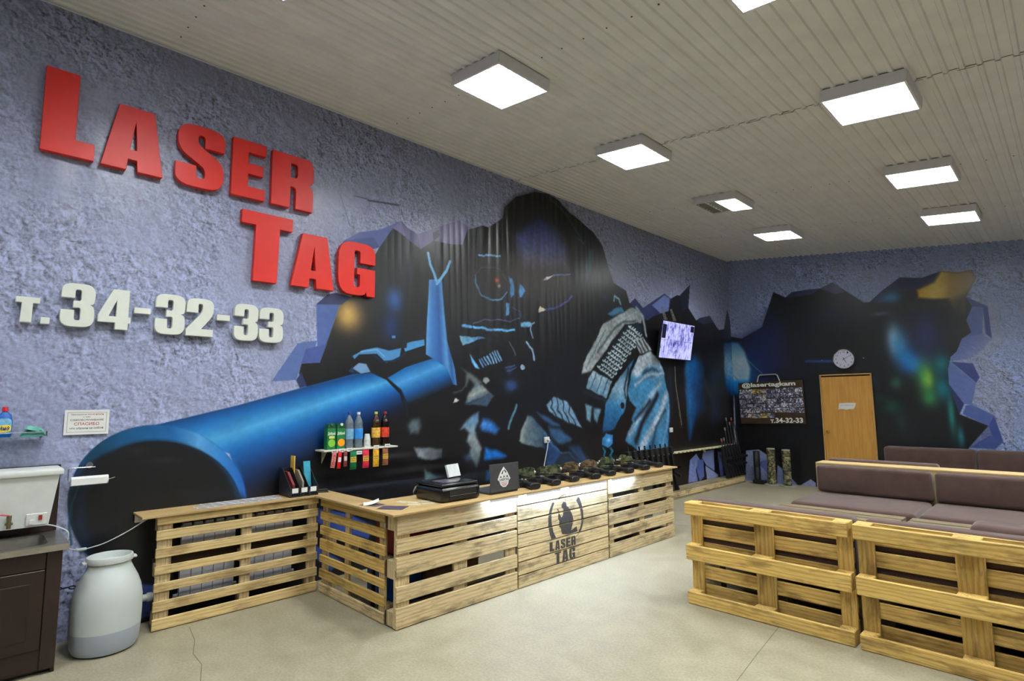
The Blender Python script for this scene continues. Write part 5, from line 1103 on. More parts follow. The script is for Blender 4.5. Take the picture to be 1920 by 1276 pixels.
# ------------------------------------------------------------------ things on the counter
ZC = .8305
rr = random.Random(3)
cm = MB().box(-.026, .026, -.043, .043, 0, .0006).mesh('card'); cmark = MB().box(-.018, -.004, -.033, .02, .0007, .0009).box(.004, .012, -.03, .033, .0007, .0009).mesh('printed_lines')
CARDM = plain('card_stock', (200,200,206), .5, var=.08); CARDINK = plain('card_ink', (116,118,134), .7)
for k in range(30):
    c, r_ = k // 3, k % 3
    if c == 0 and r_ == 0: continue
    t = thing('printed_card', 'small pale printed card among those spread along the narrow ledge', 'card', (.075+r_*.078+rr.uniform(-.008,.008), 1.40+c*.0655+rr.uniform(-.008,.008), ZC+.0008*(k % 4)), rr.uniform(-.25,.25)+1.57*0, 'cards spread on the narrow ledge')
    put('card', cm, CARDM, t); put('printed_lines', cmark, CARDINK, t)
# letter tray with folders
t = thing('letter_tray', 'black three-section magazine file holder with white tags', 'file holder', (.165, 2.195, ZC))
TB = plain('tray_black', (30,29,32), .4)
for k in range(4):
    y_ = -.125 + k*.0817
    MB().prism([[(-.125,0),(.125,0),(.125,.075),(-.06,.235),(-.125,.235)]], (0, y_, 0), X, Z, Y, .004).obj('divider', TB, t)
MB().box(-.125, .125, -.125, .124, -.0, .004).obj('floor_plate', TB, t); MB().box(-.125, -.121, -.121, .120, .0045, .23).obj('back_plate', TB, t)
fp = MB()
for z0, z1 in ((.0045,.012),(.026,.032),(.046,.08)): fp.box(.121, .125, -.1205, .1195, z0, z1)
for k in range(13): fp.box(.1212, .1248, -.1205+k*.0196, -.1145+k*.0196, .012, .046)
fp.obj('front_grid', TB, t)
for k in range(3): MB().box(.1255, .1265, -.112+k*.0817, -.058+k*.0817, .036, .076).obj('paper_tag', PAPER, t)
def folder(label, y0, y1, pts, mat):
    o = MB().prism([pts], (.165, y0-.02, ZC+.005), X, Z, Y, y1-y0).obj('paper_folder', mat); tag(o, label, 'folder', 'folders in the file holder')
folder('dark red folder in the left section of the file holder', 2.115, 2.135, [(-.11,0),(.11,0),(.105,.10),(-.02,.20),(-.11,.20)], plain('folder_red', (112,30,36), .6))
folder('grey brown brochure in the middle section of the file holder', 2.20, 2.215, [(-.11,0),(.11,0),(.105,.12),(-.0,.215),(-.11,.215)], plain('folder_taupe', (128,118,104), .6))
folder('tall yellow brochure sticking up from the file holder', 2.176, 2.184, [(-.10,0),(-.02,0),(-.02,.335),(-.10,.335)], plain('folder_yellow', (214,172,66), .6))
o = MB().box(-.003, .003, -.032, .032, 0, .285).box(.0035, .0045, -.03, -.01, .05, .27).obj('paper_folder', plain('folder_teal', (44,146,168), .5, var=.2), None, (.18, 2.276, ZC+.006), (0, RAD(-10), 0)); tag(o, 'translucent teal folder leaning in the right section of the file holder', 'folder', 'folders in the file holder')
t = thing('stapler', 'black stapler lying right of the file holder', 'stapler', (.20, 2.40, ZC), RAD(70))
MB().rbox(-.055,.055,-.015,.015,0,.012,.004,2).obj('base', BLACK, t); MB().rbox(-.055,.05,-.012,.012,.0125,.032,.005,2).obj('arm', BLACK, t)
# loose papers near the corner
PHOTO = plain('photo_print', (84,76,92), .3, var=.75, scale=26); 
def sheet_(name, label, x, y, w_, h_, rz, mat, dz=0.0):
    o = MB().box(-w_/2, w_/2, -h_/2, h_/2, 0, .0007).obj(name, mat, None, (x, y, ZC+dz), (0, 0, rz)); tag(o, label, 'paper'); return o
g = []
for i in range(9):
    a = i/8; g += [(-.06+.12*a, -.075, .001+.028*a*a), (-.06+.12*a, .075, .001+.028*a*a)]
o = MB().add(g, [(2*i, 2*i+1, 2*i+3, 2*i+2) for i in range(8)]).obj('curled_leaflet', PAPER, None, (1.06, 2.40, ZC+.0015), (0, 0, RAD(60))); sd = o.modifiers.new('thick', 'SOLIDIFY'); sd.thickness = .0006; tag(o, 'white leaflet with one curled corner at the counter corner', 'paper')
sheet_('photo_sheet', 'dark printed photo sheet lying at the outer counter corner', 1.33, 2.43, .21, .15, RAD(35), PHOTO, .0002)
sheet_('photo_sheet', 'dark photo sheet half under the curled leaflet', 1.10, 2.39, .18, .12, RAD(20), PHOTO)
for k, (x_, y_) in enumerate(((1.17,2.62),(1.26,2.67),(1.34,2.62),(1.28,2.76),(1.38,2.73))):
    sheet_('price_slip', 'small pale paper slip between photo sheet and printer, ' + ['farthest from the counter edge','second from the wall side','nearest the photo sheet','nearest the printer','nearest the counter edge'][k], x_, y_, .10, .07, RAD(20+k*13), plain('slip', (190,182,150), .7, var=.3, scale=50), .0002)
# printer
t = thing('printer', 'black inkjet printer on the counter corner', 'printer', (1.285, 2.995, ZC))
PB = plain('printer_black', (16,16,17), .22, spec=.6)
MB().rbox(-.185, .20, -.205, .205, .0, .118, .03, 4).obj('body', PB, t, smooth=True)
MB().rbox(-.18, .18, -.195, .195, .1185, .146, .012, 3).obj('scanner_lid', PB, t, smooth=True)
MB().box(.195, .207, -.13, .15, .02, .052, .002).obj('paper_tray', BLACK, t); MB().box(.196, .2035, -.13, .15, .056, .10, .002).obj('output_slot', plain('slot_black', (8,8,8), .6), t)
MB().box(-.06,.10,-.12,.03,.1462,.147).obj('paper_on_lid', PHOTO, t, (0,0,0))
tag(MB().prism([[(0,0),(.16,0),(.16,.11),(0,.11)]], (0,0,0), Y, Z, X, .02).obj('price_display', plain('display_white', (214,216,216), .4, var=.12, scale=30), None, (1.18, 3.08, ZC+.148), (0, RAD(-18), RAD(12))), 'small white plate standing on top of the printer', 'sign')
# laptop
t = thing('laptop', 'open dark grey laptop seen from behind with a white emblem sticker', 'laptop', (1.30, 3.505, ZC))
LG = plain('laptop_grey', (58,58,60), .45)
MB().rbox(-.21, .10, -.175, .175, .0, .018, .004, 2).obj('base', LG, t, (.05,0,0))
ld = MB().rbox(-.004, .004, -.178, .178, .0, .24, .003, 2).obj('screen_lid', LG, t, (.165,0,.0185), (0, RAD(-3), 0))
stk = MB().prism([[(-.055,.10),(-.04,.085),(-.033,.06),(-.012,.042),(.012,.042),(.033,.06),(.04,.085),(.055,.10),(.03,.15),(0,.19),(-.03,.15)]], (.0045,.0,0), Y, Z, X, .0004).obj('sticker', plain('sticker_white', (220,220,220), .5), ld); stk.scale = (1, 1.45, 1.2); stk.location = (0, -.012, -.015)
mb = MB()
for l in ([(-.022,.138),(-.006,.165),(-.002,.16),(-.012,.135)],[(.004,.172),(.024,.146),(.014,.144),(.002,.162)],[(-.038,.112),(-.026,.125),(-.02,.112)],[(-.006,.112),(.0,.132),(.006,.112)],[(.018,.112),(.026,.128),(.036,.112)]): mb.prism([l], (.0055,0,0), Y, Z, X, 0)
text(mb, 'LASERTAG', (.0055,-.04,.088), Y, Z, .08, .017, .02)
mb.obj('sticker_print', PRINT_BLACK, stk); mb = MB(); text(mb, 'LASERTAG', (.0055,-.026,.072), Y, Z, .052, .007, .02); mb.add([(.0055,-.022,.062),(.0055,.022,.062),(.0055,.022,.066),(.0055,-.022,.066),(.0055,-.016,.052),(.0055,.016,.052),(.0055,.016,.056),(.0055,-.016,.056)], [(0,1,2,3),(4,5,6,7)]); mb.obj('sticker_print', PRINT_RED, stk)
# stool behind the counter
t = thing('bar_stool', 'bar stool with a chrome tube back behind the counter', 'stool', (.50, 3.24, 0))
MB().lathe([(0,0),(.2,0),(.2,.01),(.03,.04),(.025,.06)], 28).obj('foot', CHROME, t, smooth=True); MB().cyl((0,0,.06), (0,0,.60), .025, n=16).obj('post', CHROME, t, smooth=True)
MB().rbox(-.18,.18,-.18,.18,.60,.665,.03,4).obj('seat', BLACK, t, smooth=True)
ring = [(-.02+.0*a, -.145*math.cos(a*math.pi/12), .70+.155*math.sin(a*math.pi/12)) for a in range(13)]
MB().tube([(.10,.14,.80),(.10,.10,.85),(.10,.04,.864),(.10,-.03,.858),(.10,-.09,.832),(.10,-.113,.795),(.10,-.10,.755),(.09,-.06,.71),(.06,-.01,.668)], .014, 10).obj('back_tube', CHROME, t, smooth=True)
MB().tube([(.10,.0,.862),(.10,.012,.76),(.08,.02,.668)], .011, 10).obj('back_support', CHROME, t, smooth=True)
# wall sockets
def socket(y, z, label):
    t = thing('wall_socket', label, 'socket', (.021, y, z))
    MB().rbox(0, .03, -.045, .045, -.04, .04, .006, 2).obj('case', WHITE_PL, t, smooth=True); MB().cyl((.0305,.012,0), (.034,.012,0), .026, n=20).obj('outlet', WHITE_PL, t)
    MB().cyl((.0345,.004,0), (.036,.004,0), .004).cyl((.0345,.02,0), (.036,.02,0), .004).obj('pin_holes', BLACK, t); return t
socket(5.65, 1.125, 'white wall socket with a plugged-in cable above the counter guns'); socket(8.91, 1.125, 'white wall socket beside the soldier sleeve near the gun rack')
t = thing('socket_cable', 'thin white cable hanging from the wall socket to the counter', 'cable', (0,0,0))
MB().tube([(.06,5.655,1.12),(.075,5.62,1.02),(.08,5.55,.82),(.085,5.50,.66)], .006, 8).obj('cord', CABLE, t, smooth=True); MB().cyl((.0575,5.655,1.125), (.085,5.655,1.118), .018, n=14).obj('plug', CABLE, t)
# laser tag guns lying on the counter
CAMO = camo('camo_green', ((44,50,36),(74,84,52),(96,92,62),(30,32,28))); CAMO2 = camo('camo_brown', ((70,54,36),(104,82,54),(84,88,56),(38,32,26)))
SIL = plain('sensor_silver', (206,206,204), .25, .7)
def loft(secs, n=20, p=2.6):
    """closed body along x; sections (x, y centre, z centre, half width, half height), superelliptic"""
    mb = MB(); vs = []; fs = []
    for x_, cy, cz, a, b in secs:
        for k in range(n):
            q = 2*math.pi*k/n; c, s_ = math.cos(q), math.sin(q)
            vs.append((x_, cy+a*math.copysign(abs(c)**(2/p), c), cz+b*math.copysign(abs(s_)**(2/p), s_)))
    for i in range(len(secs)-1):
        for k in range(n): fs.append((i*n+k, i*n+(k+1) % n, (i+1)*n+(k+1) % n, (i+1)*n+k))
    fs += [tuple(range(n)), tuple(range((len(secs)-1)*n, len(secs)*n))]
    return mb.add(vs, fs)
def tagger(label, x, y, rz, cm_, flip=1):
    t = thing('laser_tag_gun', label, 'toy gun', (x, y, ZC+.001), rz, 'laser tag guns on the counter'); t.scale = (1.0, 1.05, 1.25)
    # local x: butt (0) towards muzzle (-)
    loft([(.004,.03,.024,.050,.019),(0,.03,.024,.056,.023),(-.035,.03,.024,.054,.023),(-.09,.03,.024,.030,.019),(-.14,.03,.025,.024,.019),(-.16,.03,.025,.026,.020)]).obj('stock', GUN, t, smooth=True)
    MB().rbox(-.30,-.155,-.0,.062,.002,.05,.008,2).obj('receiver', GUN, t, smooth=True)
    MB().prism([round_poly([(-.20,-.0),(-.165,-.0),(-.14,-.085,.01),(-.175,-.09,.01)])], (0,0,.008), X, Y, Z, .034).obj('grip', GUN, t)
    MB().prism([round_poly([(-.285,0),(-.235,0),(-.25,-.11,.005),(-.30,-.10,.005)])], (0,0,.010), X, Y, Z, .028).obj('magazine', GUN, t)
    MB().rbox(-.44,-.302,.008,.056,.006,.048,.012,3).obj('handguard', cm_, t, smooth=True)
    MB().cyl((-.44,.032,.027), (-.56,.032,.027), .013, n=12).cyl((-.53,.032,.027), (-.56,.032,.027), .019, n=12).obj('barrel', GUN2, t, smooth=True)
    MB().cyl((-.20,.082,.028), (-.31,.082,.028), .016, n=14).cyl((-.30,.082,.028), (-.33,.082,.028), .022, n=14).obj('sight', GUN, t, smooth=True)
    MB().cyl((-.235,.03,.0505), (-.235,.03,.058), .012, n=12).obj('sensor', SIL, t)
def headband(label, x, y, rz, cm_, z=.090):
    t = thing('sensor_headband', label, 'headband', (x, y, ZC+z), rz, 'sensor headbands on the counter guns')
    n = 20; vs = []; fs = []
    for k in range(n):
        a = 2*math.pi*k/n
        for rr_, zz in ((1,0),(1,.035),(.95,.035),(.95,0)): vs.append((.125*rr_*math.cos(a), .075*rr_*math.sin(a), zz*1.5+.016*math.sin(2*a)))
    for k in range(n):
        b = (k+1) % n
        for q in range(4): fs.append((k*4+q, b*4+q, b*4+(q+1) % 4, k*4+(q+1) % 4))
    MB().add(vs, fs).obj('strap', cm_, t, smooth=True)
    for a in (-.5, .35, 2.4):
        MB().lathe([(.0,.018),(.010,.015),(.016,.008),(.017,0)], 12).obj('sensor', SIL, t, (.124*math.cos(a), .074*math.sin(a), .028), (0, RAD(90), a))
nth = ['nearest the laptop','second from the laptop','third from the laptop','fourth from the laptop','fifth from the laptop','sixth from the laptop','seventh from the laptop','at the far counter end']
for k, (x_, y_) in enumerate(((1.53,3.79),(1.52,4.10),(1.50,4.42),(1.53,4.72),(1.51,5.03),(1.53,5.36),(1.50,5.72),(1.48,6.06))):
    tagger('black laser tag gun with camouflage handguard on the counter, ' + nth[k], x_, y_, RAD(-14+5*(k % 3)), CAMO if k % 3 else CAMO2)
nb = ['nearest the laptop','second from the laptop','third from the laptop','fourth from the laptop','fifth from the laptop','farthest from the laptop']
for k, (x_, y_) in enumerate(((1.22,3.98),(1.25,4.34),(1.24,4.66),(1.26,4.98),(1.24,5.34),(1.24,5.72))):
    headband('camouflage headband with silver sensors lying on the guns, ' + nb[k], x_, y_, RAD(60+11*k), CAMO2 if k in (2, 3) else CAMO)
# ------------------------------------------------------------------ drinks shelf on the mural wall
SW = plain('shelf_cream', (206,204,186), .5); ZS = 1.2055
t = thing('drinks_shelf', 'small cream wall shelf with drinks and hanging chocolate bars', 'shelf', (.0, 0, 0))
MB().box(.021, .205, 2.405, 3.20, 1.190, 1.205, .002).obj('shelf_board', SW, t)
for y_ in (2.47, 3.13): MB().prism([[(0,0),(.10,0),(0,-.12)]], (.021, y_, 1.1895), X, Z, Y, .006).obj('bracket', SW, t)
def carton(y, label, fruit, fruitcol):
    t = thing('juice_carton', label, 'carton', (.115, y, ZS))
    GR = plain('carton_green', (22,112,56), .45); MB().box(-.035, .035, -.042, .042, 0, .195, .003).obj('body', GR, t)
    MB().prism([[(-.042,0),(.042,0),(.028,.045),(-.028,.045)]], (-.035,0,.1955), Y, Z, X, .07).obj('gable', plain('carton_dark', (16,78,44), .45), t)
    MB().cyl((.0,0,.22), (.045,0,.232), .014, n=14).obj('cap', plain('cap_white_green', (190,210,190), .5) if fruit == 'orange' else plain('cap_green', (20,70,40), .5), t)
    lb = MB().cyl((.0355,.003,.06), (.037,.003,.06), .036, n=26).obj('fruit_print', fruitcol, t)
    text(MB(), 'Добрый', (.0358,-.038,.130), Y, Z, .076, .034, .03).obj('lettering', PAPER, t)
    if fruit == 'apple': MB().box(.0353,.0363,-.024,.03,.102,.126).obj('banner', plain('label_lime', (206,214,110), .5), t)
carton(2.503, 'green juice carton with a green apple on it', 'apple', plain('apple_green', (130,190,60), .5)); carton(2.600, 'green juice carton with an orange on it', 'orange', plain('orange_fruit', (244,150,24), .5))
def bottle(y, label, liquid, cap, lab, capname, labname):
    t = thing('drink_bottle', label, 'bottle', (.115, y, ZS))
    MB().lathe([(.038,0),(.043,.008),(.044,.03),(.041,.06),(.044,.085),(.044,.20),(.041,.215),(.043,.235),(.036,.262),(.022,.295),(.014,.312),(.014,.322)], 22).obj('body', liquid, t, smooth=True)
    MB().lathe([(.0445,.088),(.0448,.09),(.0448,.185),(.0445,.187)], 22, caps=False).obj('label', lab, t, smooth=True)
    MB().cyl((0,0,.322), (0,0,.345), .0165, n=16).obj('cap', cap, t)
CLEARB = plain('bottle_clear', (150,166,178), .12, var=.2, scale=40, Transmission_Weight=.55); TEA = plain('bottle_tea', (70,46,22), .12, var=.3, scale=40, Transmission_Weight=.3); COLA = plain('bottle_cola', (26,12,10), .1)
bottle(2.700, 'clear water bottle with a blue cap and pale blue label', CLEARB, plain('cap_blue', (30,50,130), .4), plain('label_pale_blue', (120,170,200), .5, var=.25, scale=50), '', '')
bottle(2.800, 'clear water bottle with a white cap and bright blue label', CLEARB, plain('cap_white', (220,220,224), .4), plain('label_bright_blue', (50,140,220), .5, var=.25, scale=30), '', '')
bottle(2.995, 'brown drink bottle with a yellow cap and orange label', TEA, plain('cap_yellow', (214,206,60), .4), plain('label_orange', (226,170,70), .5, var=.4, scale=45), '', '')
bottle(3.098, 'dark drink bottle with a red cap and red label', COLA, plain('cap_darkred', (160,40,44), .4), plain('label_red', (200,60,36), .5, var=.45, scale=40), '', '')
t = thing('paper_cups', 'upturned stack of white paper cups on the drinks shelf', 'cups', (.12, 2.895, ZS))
for k in range(6): MB().lathe([(.036-.0005*k,.012*k),(.0355-.0005*k,.012*k+.01)], 20).obj('cup_rim', WHITE_PL, t)
MB().lathe([(.033,.072),(.024,.128),(0,.128)], 20).obj('top_cup', WHITE_PL, t, smooth=True)
for k, (y_, dz, wh) in enumerate(((2.51,0,'the apple juice carton'),(2.585,.002,'the orange juice carton'),(2.66,.004,'the blue-capped bottle'),(2.765,-.03,'the white-capped bottle'),(2.95,.012,'the yellow-capped bottle'),(3.075,.018,'the red-capped bottle'))):
    t = thing('price_tag', 'white price tag on the shelf edge under ' + wh, 'price tag', (.2065, y_, 1.193+dz), group='price tags on the drinks shelf')
    MB().box(0,.001,-.03,.03,-.016,.018).obj('tag_card', PAPER, t); MB().box(.0012,.0016,-.02,.02,-.002,.004).obj('printed_line', PRINT_GREY, t)
def bar(y, z0, w_, h_, label, col, band, word, vert=False, tilt=0.0):
    t = thing('chocolate_bar', label, 'chocolate bar', (.2105, y, 1.188), group='chocolate bars hanging from the drinks shelf', rot=(tilt, 0, 0))
    MB().rbox(0, .012, -w_/2, w_/2, -h_+.012, -.012, .004, 2).obj('wrapper', col, t, smooth=True)
    for z1 in (-.0118, -h_): MB().box(.004, .007, -w_/2, w_/2, z1, z1+.0115).obj('crimped_end', col, t)
    MB().box(.0122, .0130, -w_/2+.003, w_/2-.003, -h_*.62, -h_*.34).obj('label_band', band, t)
    if word:
        if vert: text(MB(), word, (.0134, w_*.32, -h_*.86), Z, -Y, h_*.72, w_*.62, .03).obj('lettering', PRINT_RED if vert == 2 else PAPER, t)
        else:
            a, b = word.split(' '); mb = MB(); text(mb, a, (.0134,-w_*.40,-h_*.46), Y, Z, w_*.8, h_*.09, .03); text(mb, b, (.0134,-w_*.36,-h_*.58), Y, Z, w_*.72, h_*.09, .03); mb.obj('lettering', plain('bar_brown', (96,44,20), .5), t)
BY = plain('bar_yellow', (226,190,70), .4)
bar(2.505, 0, .042, .145, 'pale pink narrow chocolate bar, first hanging from the shelf', plain('bar_pink', (196,120,110), .4, var=.2, scale=60), plain('bar_pale', (214,160,140), .4), 'TWIX', 2, RAD(-8)); bar(2.558, 0, .036, .155, 'bright red narrow chocolate bar hanging second', plain('bar_red', (198,24,34), .35), plain('bar_white', (230,220,220), .4), None, False, RAD(-4)); bar(2.613, 0, .036, .142, 'brown and pink narrow chocolate bar hanging third', plain('bar_mauve', (120,56,58), .4, var=.4, scale=50), plain('bar_cream', (210,190,180), .4), None)
bar(2.695, 0, .066, .175, 'green chocolate bar with a yellow band', plain('bar_green', (16,104,58), .4, var=.2), BY, 'ALPEN GOLD'); bar(2.828, 0, .066, .172, 'raspberry red chocolate bar with a yellow band', plain('bar_rasp', (206,40,70), .4, var=.25), BY, 'ALPEN GOLD'); bar(2.94, 0, .064, .170, 'yellow and red chocolate bar hanging last but one', plain('bar_gold', (216,160,40), .4, var=.35, scale=40), BY, 'ALPEN GOLD'); bar(3.045, 0, .062, .165, 'brown nut chocolate bar hanging at the right end', plain('bar_brown2', (136,78,52), .4, var=.3), BY, 'ALPEN GOLD')
# ------------------------------------------------------------------ monitor on chains
tilt = math.atan2(.12, .66)
t = thing('wall_monitor', 'flat monitor with four security camera views hanging on chains', 'monitor', (.10, 9.015, 2.36), rot=(0, tilt, 0))
MB().rbox(-.03, .012, -.57, .57, 0, .675, .006, 2).obj('frame', BLACK, t)
def screen_mat():
    q = NT('cctv_screen'); v = q.coord((1, 5, 2.2)); n1 = q.noise(v, 4.0, 6, .7); v2 = q.coord((1, 2.0, 3.0)); n2 = q.noise(v2, 1.6, 2)
    c = q.ramp(q.math('ADD', q.math('MULTIPLY', n1, .7), q.math('MULTIPLY', n2, .4)), [(.40, (.03,.03,.16)), (.50, (.25,.25,.75)), (.56, (.55,.56,1.0)), (.7, (.66,.68,1.0))])
    q.set(Base_Color=(.02,.02,.03,1), Roughness=.25); q.link(c, q.b.inputs['Emission Color']); q.b.inputs['Emission Strength'].default_value = .95; return q.m
scr = MB().box(.0125, .0140, -.55, .55, .02, .655).obj('screen', screen_mat(), t)
dk = plain('screen_dark', (30,32,60), .3)
MB().box(.0142, .0146, -.55, .55, .334, .338).box(.0142, .0146, -.003, .003, .02, .655).obj('view_border', dk, scr)
MB().box(.0142, .0148, -.545, -.42, .36, .60).obj('dark_shelf_view', dk, scr); MB().box(.0142, .0148, .42, .545, .53, .64).obj('dark_shelf_view', dk, scr)
chm = plain('chain_steel', (170,164,150), .3, .8)
for k, y_ in enumerate((-.34, -.03)):
    c = thing('hanging_chain', 'steel chain holding the monitor, ' + ('left of the pair' if k == 0 else 'right of the pair'), 'chain', (.10, 9.0+y_, 3.06), group='chains holding the monitor')
    lk2 = MB().tube([(.012*math.cos(a*.6283), 0, .020*math.sin(a*.6283)) for a in range(11)], .004, 6).mesh('link', True)
    for q in range(7):
        for s_ in (-1, 1): put('link', lk2, chm, c, (-.01*q+.06, s_*(.03-.003*q), .0+.032*q), (0, 0, RAD(90*(q % 2))))
t = thing('monitor_wire', 'thin pale wire hanging down the wall below the monitor', 'wire', (0,0,0)); MB().tube(catenary([(.04,9.13,2.25),(.03,9.15,1.95),(.03,9.22,1.6),(.03,9.30,1.2)]), .004, 6).obj('cord', plain('wire_pale', (150,146,138), .5), t)
# ------------------------------------------------------------------ back wall: photo board, clock, door
YW = 11.58
t = thing('photo_board', 'dark wooden suitcase-shaped board covered with small photos', 'photo board', (.142, YW, 1.145), rot=(0, RAD(-1.0), 0))
MB().rbox(0, 1.255, -.035, -.004, 0, .845, .006, 2).obj('board', wood('dark','x'), t)
for k in range(1, 6): MB().box(.004, 1.251, -.0362, -.0352, k*.141-.0015, k*.141+.0015).obj('plank_joint', BLACK, t)
MB().tube([(.39,-.02,.845),(.42,-.02,.96),(.45,-.02,.985),(.76,-.02,.985),(.79,-.02,.96),(.83,-.02,.845)], .014, 8).obj('handle', plain('handle_tube', (176,172,160), .35, .5), t, smooth=True)
def snap(name, tint, sc):
    q = NT(name); v = q.coord(rand=True); n = q.noise(v, sc, 4, .7); g = q.noise(v, 7, 2)
    col = q.ramp(n, [(.40, (.006,.006,.01)), (.49, tuple(x*.4 for x in lin(tint))), (.55, lin(tint)), (.62, (.8,.8,.82))])
    q.link(q.mix(q.ramp(g, [(.5, (0,0,0)), (.65, (.6,.6,.6))]), col, tuple(x*.25 for x in lin(tint))), q.b.inputs['Base Color']); q.set(Roughness=.35); return q.m
pm = [snap('photo_a', (140,138,170), 22), snap('photo_b', (200,200,214), 26), snap('photo_c', (200,186,164), 20), snap('photo_d', (120,116,146), 28), snap('photo_e', (220,190,70), 18)]
phm = MB().box(-.066, .066, -.0012, 0, -.043, .043).mesh('photo'); r5 = random.Random(11)
for i in range(9):
    for j in range(6):
        if (j == 5 and i > 4): continue
        if j == 4 and i > 6 and False: continue
        q = pm[r5.choice((0,0,1,1,3,3,2))] if (i, j) not in ((2,0),(3,5)) else pm[4]
        put('photo', phm, q, t, (.075+i*.1375+r5.uniform(-.008,.008), -.0365-.0006*r5.randint(0, 3), .66-j*.098+r5.uniform(-.008,.008)), (0, r5.uniform(-.04,.04), 0))
text(MB(), '@lasertagkam', (.075,-.039,.722), X, Z, 1.05, .115, .035).obj('lettering', LETTER_WHITE, t); mb = MB(); text(mb, 'т.', (.60,-.040,.02), X, Z, .09, .07, .035); text(mb, '34-32-33', (.70,-.040,.022), X, Z, .51, .10, .035); mb.obj('lettering', LETTER_WHITE, t)
t = thing('wall_clock', 'round silver wall clock above the door', 'clock', (2.122, YW, 2.372))
MB().lathe([(.17,0),(.186,.008),(.186,.03),(.178,.042),(.166,.036)], 48, caps=False).obj('case', CHROME, t, (0,-.002,0), (RAD(90),0,0), smooth=True)
fc = MB().cyl((0,-.012,0), (0,-.031,0), .167, n=48).obj('dial', plain('dial_lilac', (206,206,226), .5, var=.03), t)
mb = MB()
for h in range(1, 13):
    a = RAD(90-30*h); text(mb, str(h), (.132*math.cos(a)-(.020 if h > 9 else .011), -.0325, .132*math.sin(a)-.017), X, Z, .040 if h > 9 else .022, .034, .0)
mb.obj('numerals', PRINT_BLACK, fc)
def hand(ang, L_, w_, yy): a = RAD(90-ang); d_ = Vector((math.cos(a),0,math.sin(a))); n_ = Vector((-d_.z,0,d_.x))*w_; return MB().add([d_*-.03-n_, d_*L_-n_*.4, d_*L_+n_*.4, d_*-.03+n_, ], [(0,1,2,3)]).obj('clock_hand', PRINT_BLACK, t, (0, yy, 0))
hand(155, .085, .006, -.0345); hand(62, .13, .004, -.036)
WD = plain('door_veneer', (196,142,64), .45, var=.05, scale=3)
def veneer():
    q = NT('door_wood'); v = q.coord((22, 22, 1.2)); f = q.noise(v, 1.6, 5, .6, .4)
    q.link(q.ramp(f, [(.3, lin((182,130,56))), (.7, lin((208,156,78)))]), q.b.inputs['Base Color']); q.set(Roughness=.42); return q.m
VEN = veneer()
d1 = struct(MB().box(-.40, .40, -.03, -.006, .0, 2.045, .002).obj('door_1', VEN, None, (2.112, YW+.005, .004)))
fr = MB().box(-.425,-.4025,-.045,-.004,0,2.07,.003).box(.4025,.425,-.045,-.004,0,2.07,.003).box(-.425,.425,-.045,-.004,2.0705,2.092,.003).obj('door_frame', plain('door_frame_wood', (186,146,84), .5), d1)
MB().lathe([(.03,0),(.028,.006),(.012,.01),(.011,.035),(.024,.045),(.028,.06),(.02,.07),(0,.072)], 20).obj('door_knob', BRASS, d1, (-.335,-.031,1.03), (RAD(90),0,0), smooth=True)
nt = MB().prism([[(0,.02),(.02,.135),(.17,.145),(.295,.14),(.27,.06),(.25,.03),(.18,.03),(.13,.015),(.09,.03),(.03,.03)]], (-.145,-.0312,1.42), X, Z, -Y, .0008).obj('torn_note', PAPER, d1)
text(MB(), 'служебный вход', (-.105,-.0326,1.51), X, Z, .21, .018, .0).obj('lettering', PRINT_GREY, nt)
for k, x_ in enumerate((1.745, 2.43)):
    tag(MB().lathe([(.012,0),(.012,.006),(.004,.012)], 12).obj('wall_screw', SIL, None, (x_, YW, 2.37), (RAD(90),0,0)), 'small screw head in the mural ' + ('left of the clock' if k == 0 else 'right of the clock'), 'screw')
# ------------------------------------------------------------------ gun rack: low plinth of pallets, rail, rifles
WG = wood('grey','y')
for k in range(4):
    y0 = 6.52 + k*1.2; t = thing('low_pallet', 'low pallet plinth on the floor along the mural wall, ' + ['hidden partly behind the counter end', 'second from the counter', 'third from the counter', 'nearest the back wall'][k], 'pallet', (.15, y0+.6, 0), group='pallets under the gun rack')
    for j in range(2): plank('deck_board', t, WG, -.128+j*.126, -.006+j*.126, -.595, .595, .122, .144)
    plank('front_board', t, WBY, .098, .12, -.595, .595, .03, .12); plank('rear_board', t, WG, -.128, -.106, -.595, .595, .03, .12)
    plank('bottom_board', t, WG, .02, .12, -.595, .595, .0, .022)
    for ya in (-.595, -.05, .495): plank('block', t, WG, -.03, .0975, ya, ya+.1, .0225, .1215)
t = thing('rack_rail', 'pale wooden rail with notches holding the rifles on the wall', 'rail', (0, 0, 0)); RW = plain('rail_pale', (206,196,156), .6)
MB().box(.021, .10, 7.25, 11.35, .725, .745, .002).obj('rail_board', RW, t)
tooth = MB().box(-.0, .055, -.04, .04, -.01, .01, .002).mesh('tooth')
for k in range(29): put('tooth', tooth, RW, t, (.1005, 7.33+k*.14, .735))
mb = MB()
for y_ in (7.4, 8.75, 10.1, 11.2): mb.box(.022, .05, y_-.02, y_+.02, .66, .7245)
mb.obj('rail_bracket', RW, t)
